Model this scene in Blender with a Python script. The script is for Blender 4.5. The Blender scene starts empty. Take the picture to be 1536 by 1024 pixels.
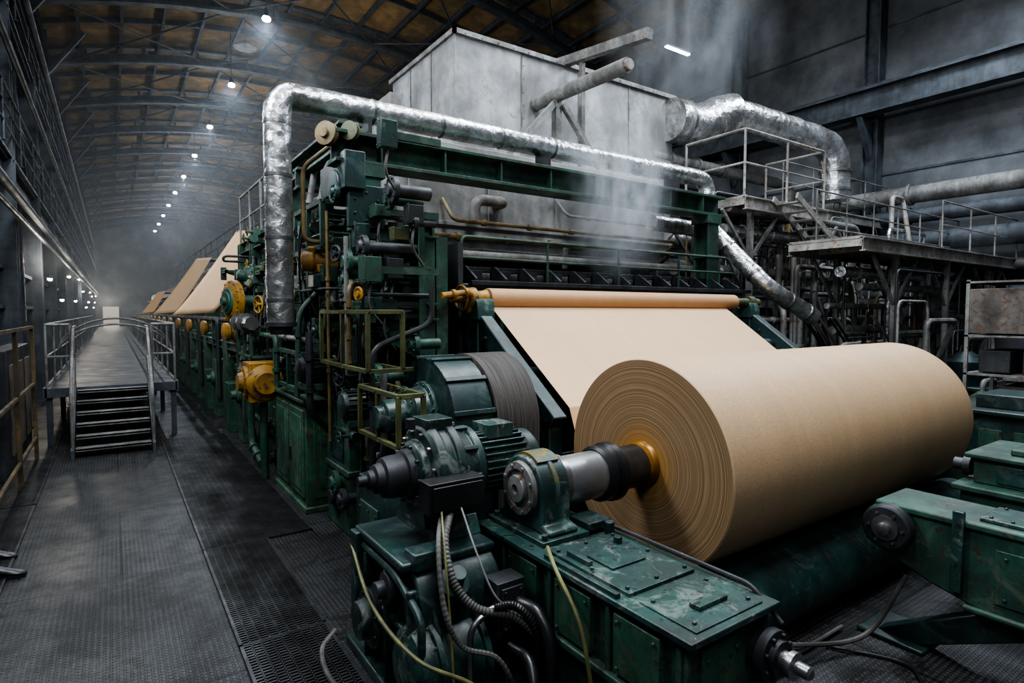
import bpy, math, random, bmesh
from mathutils import Vector, Matrix, Euler
random.seed(7)
sc=bpy.context.scene
COL=sc.collection
R=math.radians
try: sc.view_settings.look='AgX - Medium High Contrast'
except Exception: pass
# ------------------------------------------------------------------ materials
def newmat(name):
    m=bpy.data.materials.new(name); m.use_nodes=True
    return m,m.node_tree,m.node_tree.nodes['Principled BSDF']
def nd(n,t,**kw):
    x=n.nodes.new(t)
    for k,v in kw.items():
        if k in x.inputs.keys(): x.inputs[k].default_value=v
        else: setattr(x,k,v)
    return x
def ramp(n,src,stops):
    r=n.nodes.new('ShaderNodeValToRGB')
    e=r.color_ramp.elements
    while len(e)<len(stops): e.new(0.5)
    for i,(p,c) in enumerate(stops):
        e[i].position=p; e[i].color=(c if len(c)==4 else (*c,1))
    n.links.new(src,r.inputs[0]); return r
def mix(n,f,a,b,mode='MIX'):
    x=n.nodes.new('ShaderNodeMix'); x.data_type='RGBA'; x.blend_type=mode
    for sock,val in ((x.inputs[0],f),(x.inputs[6],a),(x.inputs[7],b)):
        if isinstance(val,bpy.types.NodeSocket): n.links.new(val,sock)
        elif isinstance(val,(int,float)): sock.default_value=val
        else: sock.default_value=(*val,1)
    return x.outputs[2]
def mth(n,op,a,b=None):
    x=n.nodes.new('ShaderNodeMath'); x.operation=op
    for i,v in enumerate((a,b)):
        if v is None: continue
        if isinstance(v,bpy.types.NodeSocket): n.links.new(v,x.inputs[i])
        else: x.inputs[i].default_value=v
    return x.outputs[0]
def coords(n,scale=(1,1,1)):
    t=n.nodes.new('ShaderNodeTexCoord'); m=n.nodes.new('ShaderNodeMapping')
    m.inputs['Scale'].default_value=scale
    n.links.new(t.outputs['Object'],m.inputs[0]); return m.outputs[0]
def noise(n,vec,scale,detail=6,rough=.6,dist=0):
    x=nd(n,'ShaderNodeTexNoise',Scale=scale,Detail=detail,Roughness=rough,Distortion=dist)
    n.links.new(vec,x.inputs['Vector']); return x.outputs[0]
def bump(n,b,h,strength=.3,dist=.01):
    x=nd(n,'ShaderNodeBump',Strength=strength,Distance=dist)
    n.links.new(h,x.inputs['Height']); n.links.new(x.outputs[0],b.inputs['Normal'])
def weather(name,col,dark=None,chip=(.25,.24,.2),rough=.42,metal=0.,chipamt=.34,scale=1.,streak=.5,bs=.25,ss=1.,scuff=0.,sc_col=(.3,.31,.28)):
    m,n,b=newmat(name)
    dark=dark or tuple(c*.2 for c in col)
    v=coords(n); vs=coords(n,(7*ss,7*ss,.7))
    n1=noise(n,v,2.2*scale,7,.65)
    c=mix(n,ramp(n,n1,[(.39,(0,0,0)),(.62,(1,1,1))]).outputs[0],dark,col)
    st=ramp(n,noise(n,vs,1.3*scale,5,.6),[(.4,(1,1,1)),(.62,(0,0,0))]).outputs[0]
    c=mix(n,mth(n,'MULTIPLY',st,streak),c,tuple(x*.25 for x in col))
    if scuff>0:
        n3=noise(n,v,4.5,12,.78,.8)
        sf=ramp(n,n3,[(.53,(0,0,0)),(.60,(scuff,)*3),(.7,(scuff*1.2,)*3)]).outputs[0]
        c=mix(n,sf,c,sc_col)
    n2=noise(n,v,16*scale,10,.72)
    ch=ramp(n,n2,[(chipamt-.025,(1,1,1)),(chipamt,(0,0,0))]).outputs[0]
    c=mix(n,ch,c,chip)
    n.links.new(c,b.inputs['Base Color'])
    rr=ramp(n,n1,[(.3,(rough+.25,)*3),(.7,(rough,)*3)]).outputs[0]
    n.links.new(rr,b.inputs['Roughness']); b.inputs['Metallic'].default_value=metal
    bump(n,b,n2,bs,.006)
    return m
GREEN=weather('green_paint',(.024,.092,.063),chip=(.03,.02,.014),chipamt=.415,scuff=.32,sc_col=(.12,.115,.085))
GREEN2=weather('bright_green_paint',(.03,.122,.075),chip=(.04,.022,.014),chipamt=.43,scuff=.32,sc_col=(.12,.09,.055))
CABG=weather('cabinet_green_paint',(.045,.165,.10),chip=(.07,.04,.022),chipamt=.445,scuff=.38,sc_col=(.17,.14,.09))
TEAL=weather('teal_paint',(.029,.08,.070),dark=(.005,.014,.013),chip=(.012,.012,.012),chipamt=.425,rough=.26,scuff=.45,sc_col=(.21,.23,.21))
DTEAL=weather('dark_teal_paint',(.016,.05,.048),chip=(.02,.018,.016),chipamt=.41,rough=.3,scuff=.3,sc_col=(.10,.12,.115))
OLIVE=weather('olive_paint',(.12,.13,.04),chip=(.04,.05,.03),chipamt=.45)
YELLOW=weather('yellow_paint',(.50,.26,.022),dark=(.18,.085,.01),chip=(.04,.035,.025),chipamt=.44)
BRASS=weather('yellow_pipe_paint',(.27,.19,.075),chip=(.06,.05,.03),chipamt=.42,rough=.35)
DARK=weather('dark_steel',(.045,.05,.056),chip=(.12,.12,.12),chipamt=.34,metal=.3)
BLACK=weather('black_rubber',(.012,.013,.015),chip=(.05,.05,.05),chipamt=.3,rough=.28,bs=.1)
STEEL=weather('machined_steel',(.46,.46,.47),dark=(.18,.175,.17),chip=(.08,.06,.05),chipamt=.33,rough=.2,metal=.9,bs=.05)
CORAL=weather('worn_grey_steel',(.28,.29,.285),dark=(.09,.088,.084),chip=(.12,.065,.035),chipamt=.43,rough=.48,metal=.2,scuff=.3,sc_col=(.16,.10,.06))
PALE=weather('pale_worn_steel',(.43,.44,.425),dark=(.15,.14,.125),chip=(.16,.09,.05),chipamt=.44,rough=.5,metal=.1,scuff=.45,sc_col=(.20,.125,.07))
BLUEG=weather('blue_grey_structure',(.06,.073,.088),dark=(.022,.028,.034),chip=(.05,.04,.03),chipamt=.38,rough=.55)
RUST=weather('rusty_steel',(.12,.085,.055),chip=(.03,.025,.02),chipamt=.44,rough=.7)
BARR=weather('dull_yellow_rail_paint',(.13,.085,.03),chip=(.03,.025,.02),chipamt=.45,rough=.6)
PANEL=weather('aged_hood_panel',(.46,.47,.48),dark=(.17,.175,.18),chip=(.16,.10,.07),chipamt=.37,rough=.5,metal=.15,scale=.55,streak=.75,bs=.12,ss=.25,scuff=.6,sc_col=(.17,.16,.145))
PANEL2=weather('grimy_hood_panel',(.42,.42,.41),dark=(.17,.168,.16),chip=(.16,.10,.06),chipamt=.37,rough=.55,metal=.1,scale=.8,streak=.6,ss=.3,scuff=.4,sc_col=(.19,.14,.10))
CONC=weather('grimy_concrete',(.18,.19,.205),dark=(.07,.076,.083),chip=(.06,.06,.06),chipamt=.34,rough=.85,scale=.3,streak=.65,ss=.16,scuff=.4,sc_col=(.10,.10,.10))
LWALL=weather('dark_cladding',(.04,.046,.052),chip=(.02,.02,.02),rough=.8,scale=.4)
CABLE=weather('grey_conduit',(.13,.125,.115),chip=(.1,.09,.08),rough=.5)
YHOSE=weather('yellow_green_hose',(.22,.22,.075),chip=(.06,.06,.03),rough=.4,chipamt=.38)
def foil():
    m,n,b=newmat('aluminium_foil_lagging')
    v=coords(n)
    vo=nd(n,'ShaderNodeTexVoronoi',Scale=9.); n.links.new(v,vo.inputs['Vector'])
    ns=noise(n,v,12,6,.6,.8)
    h=mth(n,'ADD',mth(n,'MULTIPLY',vo.outputs[0],.8),mth(n,'MULTIPLY',ns,.7))
    c=mix(n,ramp(n,noise(n,v,2.4,6,.6),[(.38,(0,0,0)),(.58,(1,1,1))]).outputs[0],(.30,.29,.275),(.64,.65,.665))
    n.links.new(c,b.inputs['Base Color'])
    b.inputs['Metallic'].default_value=.9
    n.links.new(ramp(n,ns,[(.3,(.2,)*3),(.7,(.36,)*3)]).outputs[0],b.inputs['Roughness'])
    bump(n,b,h,.5,.03); return m
FOIL=foil()
def paper(name,col,col2,grain=.5):
    m,n,b=newmat(name)
    v=coords(n); vb=coords(n,(2.5,.02,.02))
    c=mix(n,ramp(n,noise(n,vb,1.5,4,.6),[(.35,(0,0,0)),(.65,(1,1,1))]).outputs[0],col2,col)
    f=noise(n,v,70,7,.8)
    c=mix(n,ramp(n,f,[(.36,(grain,)*3),(.58,(0,0,0))]).outputs[0],c,tuple(x*.6 for x in col))
    g=noise(n,v,9,8,.7)
    c=mix(n,ramp(n,g,[(.35,(.22,)*3),(.62,(0,0,0))]).outputs[0],c,tuple(x*.72 for x in col))
    n.links.new(c,b.inputs['Base Color']); b.inputs['Roughness'].default_value=.6
    bump(n,b,f,.3,.005); return m
KRAFT=paper('kraft_paper',(.56,.38,.22),(.50,.335,.19),.7)
WEB=paper('pale_kraft_web',(.57,.37,.21),(.54,.35,.195),.35)
SPOOLP=paper('orange_kraft_spool',(.46,.27,.135),(.42,.245,.12))
def rollend():
    m,n,b=newmat('roll_end_rings')
    t=n.nodes.new('ShaderNodeTexCoord'); s=n.nodes.new('ShaderNodeSeparateXYZ')
    n.links.new(t.outputs['Object'],s.inputs[0])
    y=s.outputs[1]; z=mth(n,'SUBTRACT',s.outputs[2],.75)
    r0_=mth(n,'SQRT',mth(n,'ADD',mth(n,'MULTIPLY',y,y),mth(n,'MULTIPLY',z,z)))
    r=mth(n,'ADD',r0_,mth(n,'MULTIPLY',noise(n,coords(n),2.5,2,.5),.003))
    def n1(sc_,d,off=0.):
        x=n.nodes.new('ShaderNodeTexNoise'); x.noise_dimensions='1D'
        x.inputs['Scale'].default_value=sc_; x.inputs['Detail'].default_value=d; x.inputs['Roughness'].default_value=.7
        n.links.new(mth(n,'ADD',r,off),x.inputs['W']); return x.outputs[0]
    a=n1(105,5)
    c=mix(n,ramp(n,a,[(.38,(0,0,0)),(.60,(1,1,1))]).outputs[0],(.15,.09,.045),(.44,.30,.17))
    c=mix(n,ramp(n,n1(32,4,3.),[(.36,(.65,)*3),(.56,(0,0,0))]).outputs[0],c,(.16,.097,.048))
    c=mix(n,ramp(n,n1(220,2,7.),[(.4,(.45,)*3),(.6,(0,0,0))]).outputs[0],c,(.14,.085,.042))
    sm=noise(n,coords(n),2.2,6,.6)
    c=mix(n,ramp(n,sm,[(.4,(.3,)*3),(.6,(0,0,0))]).outputs[0],c,(.2,.125,.065))
    st=ramp(n,r0_,[(.16,(1,1,1)),(.20,(.55,.55,.55)),(.34,(0,0,0))]).outputs[0]
    c=mix(n,mth(n,'MULTIPLY',st,.7),c,(.40,.18,.018))
    n.links.new(c,b.inputs['Base Color']); b.inputs['Roughness'].default_value=.38
    bump(n,b,a,.4,.002); return m
ROLLEND=rollend()
def floor_mat():
    m,n,b=newmat('tread_plate_floor')
    t=n.nodes.new('ShaderNodeTexCoord'); s=n.nodes.new('ShaderNodeSeparateXYZ')
    n.links.new(t.outputs['Object'],s.inputs[0])
    k=2*math.pi/.07
    sx=mth(n,'SINE',mth(n,'MULTIPLY',s.outputs[0],k)); sy=mth(n,'SINE',mth(n,'MULTIPLY',s.outputs[1],k))
    p=mth(n,'MULTIPLY',sx,sy)
    h=ramp(n,mth(n,'ABSOLUTE',p),[(.35,(0,0,0)),(.6,(1,1,1))]).outputs[0]
    v=coords(n)
    n1=noise(n,v,1.1,12,.76,.3)
    c=mix(n,ramp(n,n1,[(.42,(0,0,0)),(.6,(1,1,1))]).outputs[0],(.006,.006,.0065),(.038,.039,.041))
    c=mix(n,mth(n,'MULTIPLY',h,.42),c,(.085,.087,.092))
    st=ramp(n,noise(n,v,3.4,12,.8,.6),[(.44,(.85,)*3),(.50,(0,0,0))]).outputs[0]
    c=mix(n,st,c,(.006,.006,.006))
    br=nd(n,'ShaderNodeTexBrick',Scale=1.0); br.inputs['Mortar Size'].default_value=.012
    br.inputs['Brick Width'].default_value=1.6; br.inputs['Row Height'].default_value=1.9
    br.inputs['Color1'].default_value=(1,1,1,1); br.inputs['Color2'].default_value=(.7,.7,.7,1); br.inputs['Mortar'].default_value=(.1,.1,.1,1)
    n.links.new(v,br.inputs['Vector'])
    c=mix(n,1.,c,br.outputs[0],'MULTIPLY')
    n.links.new(c,b.inputs['Base Color'])
    n.links.new(ramp(n,n1,[(.38,(.6,)*3),(.62,(.36,)*3)]).outputs[0],b.inputs['Roughness'])
    b.inputs['Metallic'].default_value=.3
    bump(n,b,h,.7,.012); return m
FLOOR=floor_mat()
GRATE=weather('grating_bar_steel',(.075,.077,.082),chip=(.02,.02,.02),rough=.32,metal=.6)
DECK=weather('deck_plate',(.035,.038,.042),dark=(.014,.015,.017),chip=(.06,.06,.06),rough=.42,metal=.4)
ROOF=weather('stained_roof_boarding',(.30,.19,.075),dark=(.10,.07,.033),chip=(.07,.06,.05),chipamt=.36,rough=.9,scale=.4,streak=.4)
def emis(name,col,st):
    m,n,b=newmat(name); b.inputs['Base Color'].default_value=(*col,1)
    b.inputs['Emission Color'].default_value=(*col,1); b.inputs['Emission Strength'].default_value=st; return m
LAMP=emis('lamp_lens',(.8,.9,1),420); WIN=emis('lit_window_glass',(.85,.88,.95),1.4); WARM=emis('warm_lamp',(1,.86,.68),70); DOORL=emis('bright_doorway',(1,.93,.82),.25)
def beltmat():
    m,n,b=newmat('frayed_grey_belt')
    v=coords(n,(60,1,1)); f=noise(n,v,2,6,.6)
    n.links.new(mix(n,ramp(n,f,[(.35,(0,0,0)),(.65,(1,1,1))]).outputs[0],(.010,.010,.010),(.09,.078,.067)),b.inputs['Base Color']); b.inputs['Roughness'].default_value=.75
    bump(n,b,f,.8,.015); return m
BELT=beltmat()
# ------------------------------------------------------------------ mesh builder
class MB:
    def __init__(s): s.v=[];s.f=[];s.m=[];s.cm=0
    def add(s,vs,fs):
        o=len(s.v); s.v+=[Vector(v) for v in vs]
        for f in fs: s.f.append([i+o for i in f]); s.m.append(s.cm)
        return s
    def bx(s,x0,x1,y0,y1,z0,z1):
        vs=[(x,y,z) for x in (x0,x1) for y in (y0,y1) for z in (z0,z1)]
        return s.add(vs,[(0,1,3,2),(4,6,7,5),(0,4,5,1),(2,3,7,6),(0,2,6,4),(1,5,7,3)])
    def box(s,c,sz,rot=(0,0,0)):
        M=Euler([R(a) for a in rot]).to_matrix(); c=Vector(c)
        vs=[c+M@Vector((x*sz[0]/2,y*sz[1]/2,z*sz[2]/2)) for x in (-1,1) for y in (-1,1) for z in (-1,1)]
        return s.add(vs,[(0,1,3,2),(4,6,7,5),(0,4,5,1),(2,3,7,6),(0,2,6,4),(1,5,7,3)])
    def beam(s,p0,p1,w,h,up=(0,0,1)):
        p0=Vector(p0);p1=Vector(p1);d=(p1-p0).normalized();up=Vector(up)
        if abs(d.dot(up))>.98: up=Vector((0,1,0))
        sd=d.cross(up).normalized(); u=sd.cross(d)
        vs=[p+sd*a*w/2+u*b*h/2 for p in (p0,p1) for a in (-1,1) for b in (-1,1)]
        return s.add(vs,[(0,1,3,2),(4,6,7,5),(0,4,5,1),(2,3,7,6),(0,2,6,4),(1,5,7,3)])
    def ibeam(s,p0,p1,w,h,t=.02,up=(0,0,1)):
        p0=Vector(p0);p1=Vector(p1);d=(p1-p0).normalized();U=Vector(up)
        if abs(d.dot(U))>.98: U=Vector((0,1,0))
        sd=d.cross(U).normalized();u=sd.cross(d)
        s.beam(p0+u*(h-t)/2,p1+u*(h-t)/2,w,t,U);s.beam(p0-u*(h-t)/2,p1-u*(h-t)/2,w,t,U);s.beam(p0,p1,t,h-2*t,U);return s
    def lathe(s,o,ax,prof,n=28,caps=True):
        q=Vector((0,0,1)).rotation_difference(Vector(ax).normalized()).to_matrix(); o=Vector(o)
        vs=[];fs=[]
        for d,r in prof:
            for i in range(n):
                a=2*math.pi*i/n; vs.append(o+q@Vector((r*math.cos(a),r*math.sin(a),d)))
        for j in range(len(prof)-1):
            for i in range(n):
                k=(i+1)%n; fs.append((j*n+i,j*n+k,(j+1)*n+k,(j+1)*n+i))
        if caps:
            fs.append(tuple(range(n-1,-1,-1))); L=(len(prof)-1)*n; fs.append(tuple(range(L,L+n)))
        return s.add(vs,fs)
    def cyl(s,p0,p1,r,r2=None,n=20):
        p0=Vector(p0);p1=Vector(p1);d=p1-p0
        return s.lathe(p0,d,[(0,r),(d.length,r if r2 is None else r2)],n)
    def tube(s,pts,r,n=10,rf=None):
        P=[Vector(p) for p in pts]; L=len(P); vs=[];fs=[]
        T=[(P[min(i+1,L-1)]-P[max(i-1,0)]).normalized() for i in range(L)]
        a=Vector((0,0,1)) if abs(T[0].z)<.9 else Vector((1,0,0))
        u=T[0].cross(a).normalized()
        for i in range(L):
            if i: u=(u-T[i]*u.dot(T[i])).normalized()
            w=T[i].cross(u); rr=rf(i) if rf else r
            for k in range(n):
                g=2*math.pi*k/n; vs.append(P[i]+(u*math.cos(g)+w*math.sin(g))*rr)
        for j in range(L-1):
            for i in range(n):
                k=(i+1)%n; fs.append((j*n+i,j*n+k,(j+1)*n+k,(j+1)*n+i))
        fs.append(tuple(range(n-1,-1,-1))); fs.append(tuple(range((L-1)*n,L*n)))
        return s.add(vs,fs)
    def prism(s,poly,axis,a0,a1):
        f={'x':lambda p,a:(a,p[0],p[1]),'y':lambda p,a:(p[0],a,p[1]),'z':lambda p,a:(p[0],p[1],a)}[axis]
        n=len(poly); vs=[f(p,a0) for p in poly]+[f(p,a1) for p in poly]
        fs=[tuple(range(n-1,-1,-1)),tuple(range(n,2*n))]+[(i,(i+1)%n,n+(i+1)%n,n+i) for i in range(n)]
        return s.add(vs,fs)
    def torus(s,c,ax,RR,r,n=28,m=8):
        q=Vector((0,0,1)).rotation_difference(Vector(ax).normalized()).to_matrix(); c=Vector(c);vs=[];fs=[]
        for i in range(n):
            a=2*math.pi*i/n
            for j in range(m):
                b=2*math.pi*j/m; vs.append(c+q@Vector(((RR+r*math.cos(b))*math.cos(a),(RR+r*math.cos(b))*math.sin(a),r*math.sin(b))))
        for i in range(n):
            for j in range(m): fs.append((i*m+j,((i+1)%n)*m+j,((i+1)%n)*m+(j+1)%m,i*m+(j+1)%m))
        return s.add(vs,fs)
    def wheel(s,c,ax,RR,r=.014,sp=5):
        s.torus(c,ax,RR,r); q=Vector((0,0,1)).rotation_difference(Vector(ax).normalized()).to_matrix(); c=Vector(c)
        for i in range(sp):
            a=2*math.pi*i/sp; s.cyl(c,c+q@Vector((RR*math.cos(a),RR*math.sin(a),0)),r*.7,n=8)
        s.cyl(c-q@Vector((0,0,.03)),c+q@Vector((0,0,.03)),r*2.2,n=12); return s
    def boltring(s,c,ax,RR,k=8,r=.012,h=.015):
        q=Vector((0,0,1)).rotation_difference(Vector(ax).normalized()).to_matrix(); c=Vector(c); A=Vector(ax).normalized()
        for i in range(k):
            a=2*math.pi*(i+.5)/k; p=c+q@Vector((RR*math.cos(a),RR*math.sin(a),0)); s.cyl(p,p+A*h,r,n=6)
        return s
    def bolts(s,pts,ax,r=.012,h=.015):
        A=Vector(ax)
        for p in pts: s.cyl(p,Vector(p)+A*h,r,n=6)
        return s
    def out(s,name,mat,parent=None,loc=None,bev=0.,label=None,top=None,kind=None,group=None,seg=2):
        base=Vector(loc) if loc is not None else (parent_world(parent) if parent else Vector((0,0,0)))
        if parent and loc is None: base=parent_world(parent)
        me=bpy.data.meshes.new(name); me.from_pydata([v-base for v in s.v],[],s.f)
        mats=mat if isinstance(mat,(list,tuple)) else [mat]
        for mm in mats: me.materials.append(mm)
        me.polygons.foreach_set('material_index',s.m); me.update()
        b=bmesh.new(); b.from_mesh(me); bmesh.ops.recalc_face_normals(b,faces=b.faces); b.to_mesh(me); b.free()
        me.polygons.foreach_set('use_smooth',[True]*len(me.polygons)); me.set_sharp_from_angle(angle=R(33))
        o=bpy.data.objects.new(name,me); COL.objects.link(o)
        if parent: o.parent=parent
        else: o.location=base
        if bev>0:
            bv=o.modifiers.new('bevel','BEVEL'); bv.width=bev; bv.segments=seg; bv.limit_method='ANGLE'; bv.angle_limit=R(40)
        if label: o['label']=label
        if top: o['label'],o['category']=top
        if kind: o['kind']=kind
        if group: o['group']=group
        return o
def parent_world(p):
    w=Vector((0,0,0))
    while p: w+=p.location; p=p.parent
    return w
def thing(name,label,cat,loc,group=None):
    o=bpy.data.objects.new(name,None); o.empty_display_size=.1; o.location=loc; COL.objects.link(o)
    o['label']=label;o['category']=cat
    if group: o['group']=group
    return o
def dup(T,off,group=None):
    def cp(o,par):
        c=o.copy(); COL.objects.link(c)
        if par: c.parent=par
        for ch in o.children: cp(ch,c)
        return c
    kids=cp(T,None); kids.location=T.location+Vector(off)
    if group: kids['group']=group; T['group']=group
    return kids
def cr(pts,k=8):
    P=[Vector(p) for p in pts];P=[P[0]*2-P[1]]+P+[P[-1]*2-P[-2]];o=[]
    for i in range(1,len(P)-2):
        for j in range(k):
            t=j/k;a,b,c,d=P[i-1:i+3]
            o.append(.5*((2*b)+(c-a)*t+(2*a-5*b+4*c-d)*t*t+(3*b-a-3*c+d)*t**3))
    o.append(P[-2]);return o
def fillet(pts,rad,k=6):
    P=[Vector(p) for p in pts];o=[P[0]]
    for i in range(1,len(P)-1):
        a=(P[i-1]-P[i]).normalized();b=(P[i+1]-P[i]).normalized()
        rr=min(rad,(P[i-1]-P[i]).length*.49,(P[i+1]-P[i]).length*.49)
        s0=P[i]+a*rr;s1=P[i]+b*rr
        for j in range(k+1):
            t=j/k;o.append((1-t)**2*s0+2*t*(1-t)*P[i]+t*t*s1)
    o.append(P[-1]);return o
def railing(label,pts,h=1.,sp=1.2,mat=CORAL,mid=1,r=.022,group=None,name='railing'):
    T=thing(name,label,'railing',pts[0],group)
    P=[Vector(p) for p in pts]
    MB().tube(fillet([p+Vector((0,0,h)) for p in P],.06,4),r,8).out('top_rail',mat,T)
    for i in range(mid):
        MB().tube([p+Vector((0,0,h*(i+1)/(mid+1))) for p in P],r*.8,8).out('mid_rail',mat,T)
    for a,b in zip(P[:-1],P[1:]):
        k=max(1,int(round((b-a).length/sp)))
        for i in range(k+1):
            if i==0 and a is not P[0]: continue
            p=a.lerp(b,i/k); m=MB(); m.cyl(p,p+Vector((0,0,h)),r*.9,n=8); m.cyl(p,p+Vector((0,0,.012)),r*2.2,n=8); m.out('post',mat,T)
    return T
# ------------------------------------------------------------------ camera
cam=bpy.data.cameras.new('camera'); cam.sensor_width=36; cam.lens=20.48; cam.clip_start=.05; cam.clip_end=300
co=bpy.data.objects.new('camera',cam); COL.objects.link(co)
co.location=(0,0,2.2); co.rotation_euler=(R(90-2.9),0,R(-34.4)); sc.camera=co
# ------------------------------------------------------------------ room
XL,XR,YE=-2.4,16.,80.
def arch(x): return 11.4+1.6*(1-((x-6.8)/9.2)**2)
MB().bx(XL,XR,-2,YE,-.2,0).out('floor',FLOOR,kind='structure')
MB().bx(XL-.2,XL,-2,YE,-.2,11.4).out('wall_left',LWALL,kind='structure')
MB().bx(XR,XR+.2,-2,YE,-.2,11.4).out('wall_right',CONC,kind='structure')
for i,z in enumerate((5.6,9.2)): MB().bx(XR-.03,XR-.001,-2,YE,z,z+.05).out('trim_%d'%(i+1),BLUEG,kind='structure')
m=MB(); m.prism([(XL,-.2),(XR,-.2)]+[(XR-(XR-XL)*i/24,arch(XR-(XR-XL)*i/24)) for i in range(25)],'y',YE,YE+.2); m.out('wall_back',CONC,kind='structure')
m=MB(); m.bx(-.9,.6,YE-.06,YE-.01,0,2.8); m.out('door_1',DOORL,kind='structure')
m=MB(); xs=[XL-.2+(XR-XL+.4)*i/24 for i in range(25)]
m.prism([(x,arch(x)) for x in xs]+[(x,arch(x)+.15) for x in reversed(xs)],'y',-2,YE+.2); m.out('ceiling',ROOF,kind='structure')
def rib(y):
    m=MB(); n_=20; xs=[XL+(XR-XL)*i/n_ for i in range(n_+1)]
    for dz,t,w in ((-.05,.08,.28),(-.56,.10,.30)):
        m.prism([(x,arch(x)+dz) for x in xs]+[(x,arch(x)+dz-t) for x in reversed(xs)],'y',y-w/2,y+w/2)
    m.prism([(x,arch(x)-.3) for x in xs]+[(x,arch(x)-.6) for x in reversed(xs)],'y',y-.012,y+.012)
    for i in range(0,n_,2):
        m.beam((xs[i],y,arch(xs[i])-.1),(xs[i],y,arch(xs[i])-.6),.1,.1)
    return m.out('roof_truss',BLUEG,loc=(XL,y,11),top=('blue-grey steel roof girder spanning the hall','roof truss'),group='arched roof trusses')
r0=rib(1.)
for i in range(1,16): dup(r0,(0,5.2*i,0),'arched roof trusses')
def rib2(y):
    m=MB(); xs=[XL+(XR-XL)*i/20 for i in range(21)]
    m.prism([(x,arch(x)-.03) for x in xs]+[(x,arch(x)-.2) for x in reversed(xs)],'y',y-.04,y+.04)
    return m.out('roof_rib',BLUEG,loc=(XL,y,11),top=('thin blue-grey steel secondary rib under the roof','roof beam'),group='secondary roof ribs')
r1=rib2(3.6)
for i in range(1,9): dup(r1,(0,5.2*i,0),'secondary roof ribs')
for i in range(15):
    x=-1.9+i*1.22
    m=MB(); m.ibeam((x,-2,arch(x)-.14),(x,YE,arch(x)-.14),.09,.17,.02)
    m.out('roof_purlin',BLUEG,loc=(x,0,arch(x)-.16),top=('thin blue-grey steel purlin under the roof boarding','roof beam'),group='roof purlins')
for i in range(9):
    y=1+5.2*i; m=MB()
    for x in (-1.2,3.6,8.4):
        m.tube([(x,y,arch(x)-.55),(x+4.8,y+5.2,arch(x+4.8)-.55)],.03,6); m.tube([(x+4.8,y,arch(x+4.8)-.55),(x,y+5.2,arch(x)-.55)],.03,6)
    m.out('roof_bracing',BLUEG,loc=(3,y,12),top=('crossed steel bracing rods between roof ribs','roof bracing'),group='roof bracing rods')
# left columns and galleries
def lcol(y):
    T=thing('steel_column','tall blue-grey riveted steel column beside the aisle','column',(-1.55,y,0))
    m=MB(); m.ibeam((-1.55,y,0),(-1.55,y,10.6),.32,.34,.03); m.bx(-1.8,-1.3,y-.25,y+.25,0,.04)
    m.out('column_shaft',BLUEG,T)
    m=MB(); m.beam((-1.55,y,9.2),(-.5,y,10.8),.12,.12); m.beam((-1.55,y,5.6),(-2.35,y,4.9),.1,.1); m.beam((-1.55,y,4.7),(-2.4,y,4.7),.14,.2); m.beam((-1.55,y,7.5),(-2.4,y,7.5),.14,.2)
    m.beam((-1.6,y,5.),(-1.6,y+2.2,7.4),.06,.08); m.beam((-1.6,y+4.4,5.),(-1.6,y+2.2,7.4),.06,.08)
    for z in (2.3,3.,6.3,9.): m.beam((-1.6,y,z),(-1.6,y+4.4,z),.05,.07)
    m.out('bracket',BLUEG,T)
    m=MB(); m.ibeam((-1.6,y+2.2,0),(-1.6,y+2.2,10.4),.14,.14,.015); m.out('mid_post',DARK,T); return T
c0=lcol(9.5)
for i in range(1,15): dup(c0,(0,4.4*i,0),'aisle columns')
for z in (4.75,7.5,10.4):
    m=MB(); m.ibeam((-1.55,5,z),(-1.55,79,z),.2,.36,.03)
    m.out('gallery_girder',BLUEG,loc=(-1.55,5,z),top=('long blue-grey steel girder joining the aisle columns','girder'),group='gallery girders')
for z in (4.95,7.7):
    MB().bx(-2.39,-1.4,5,79,z,z+.05).out('gallery_deck',DARK,loc=(-2,5,z),top=('dark steel grating walkway along the side wall','walkway'),group='gallery decks')
    railing('blue-grey railing of the high side gallery',[(-1.38,6,z+.05),(-1.38,50,z+.05)],1.,2.2,BLUEG,2,group='gallery railings')
for i,(z,r,x) in enumerate([(4.2,.07,-1.3),(3.9,.04,-1.32),(8.6,.07,-1.3),(6.6,.05,-1.3),(3.4,.05,-1.75)]):
    MB().tube([(x,5,z),(x,79,z)],r,10).out('service_pipe',DARK,loc=(x,5,z),top=('long service pipe clamped along the side columns','pipe'),group='side service pipes')
for i in range(13):
    y=19+4.4*i
    m=MB(); m.bx(XL+.005,XL+.03,y,y+1.7,1.9,3.7)
    m.cm=1
    for k in range(4): m.bx(XL+.005,XL+.05,y+k*1.7/3-.03,y+k*1.7/3+.03,1.85,3.75)
    for k in range(4): m.bx(XL+.005,XL+.05,y-.03,y+1.73,1.85+k*.62,1.9+k*.62)
    m.out('window_%d'%(i+1),[WIN,DARK],kind='structure')
def wlamp(y,z=3.1):
    T=thing('wall_lamp','small bright bulkhead lamp on a bracket by the aisle','lamp',(-1.5,y,z))
    m=MB(); m.beam((-1.62,y,z+.1),(-1.4,y,z+.1),.03,.03); m.lathe((-1.4,y,z+.12),(0,0,-1),[(0,.03),(.05,.06),(.1,.07)],16); m.out('housing',DARK,T)
    m=MB(); m.lathe((-1.4,y,z+.02),(0,0,-1),[(0,.055),(.04,.05),(.06,.02)],16); m.out('lens',WARM,T); return T
w0=wlamp(20.5)
for i,(dy,dz) in enumerate([(4.4,-.5),(8.8,.5),(13.2,-.4),(17.6,.8),(22,.3),(26.4,-.6),(30.8,-.2),(35.2,.6),(39.6,.4),(44,-.5),(48.4,0),(52.8,.7)]): dup(w0,(0,dy,dz),'aisle wall lamps')
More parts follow.
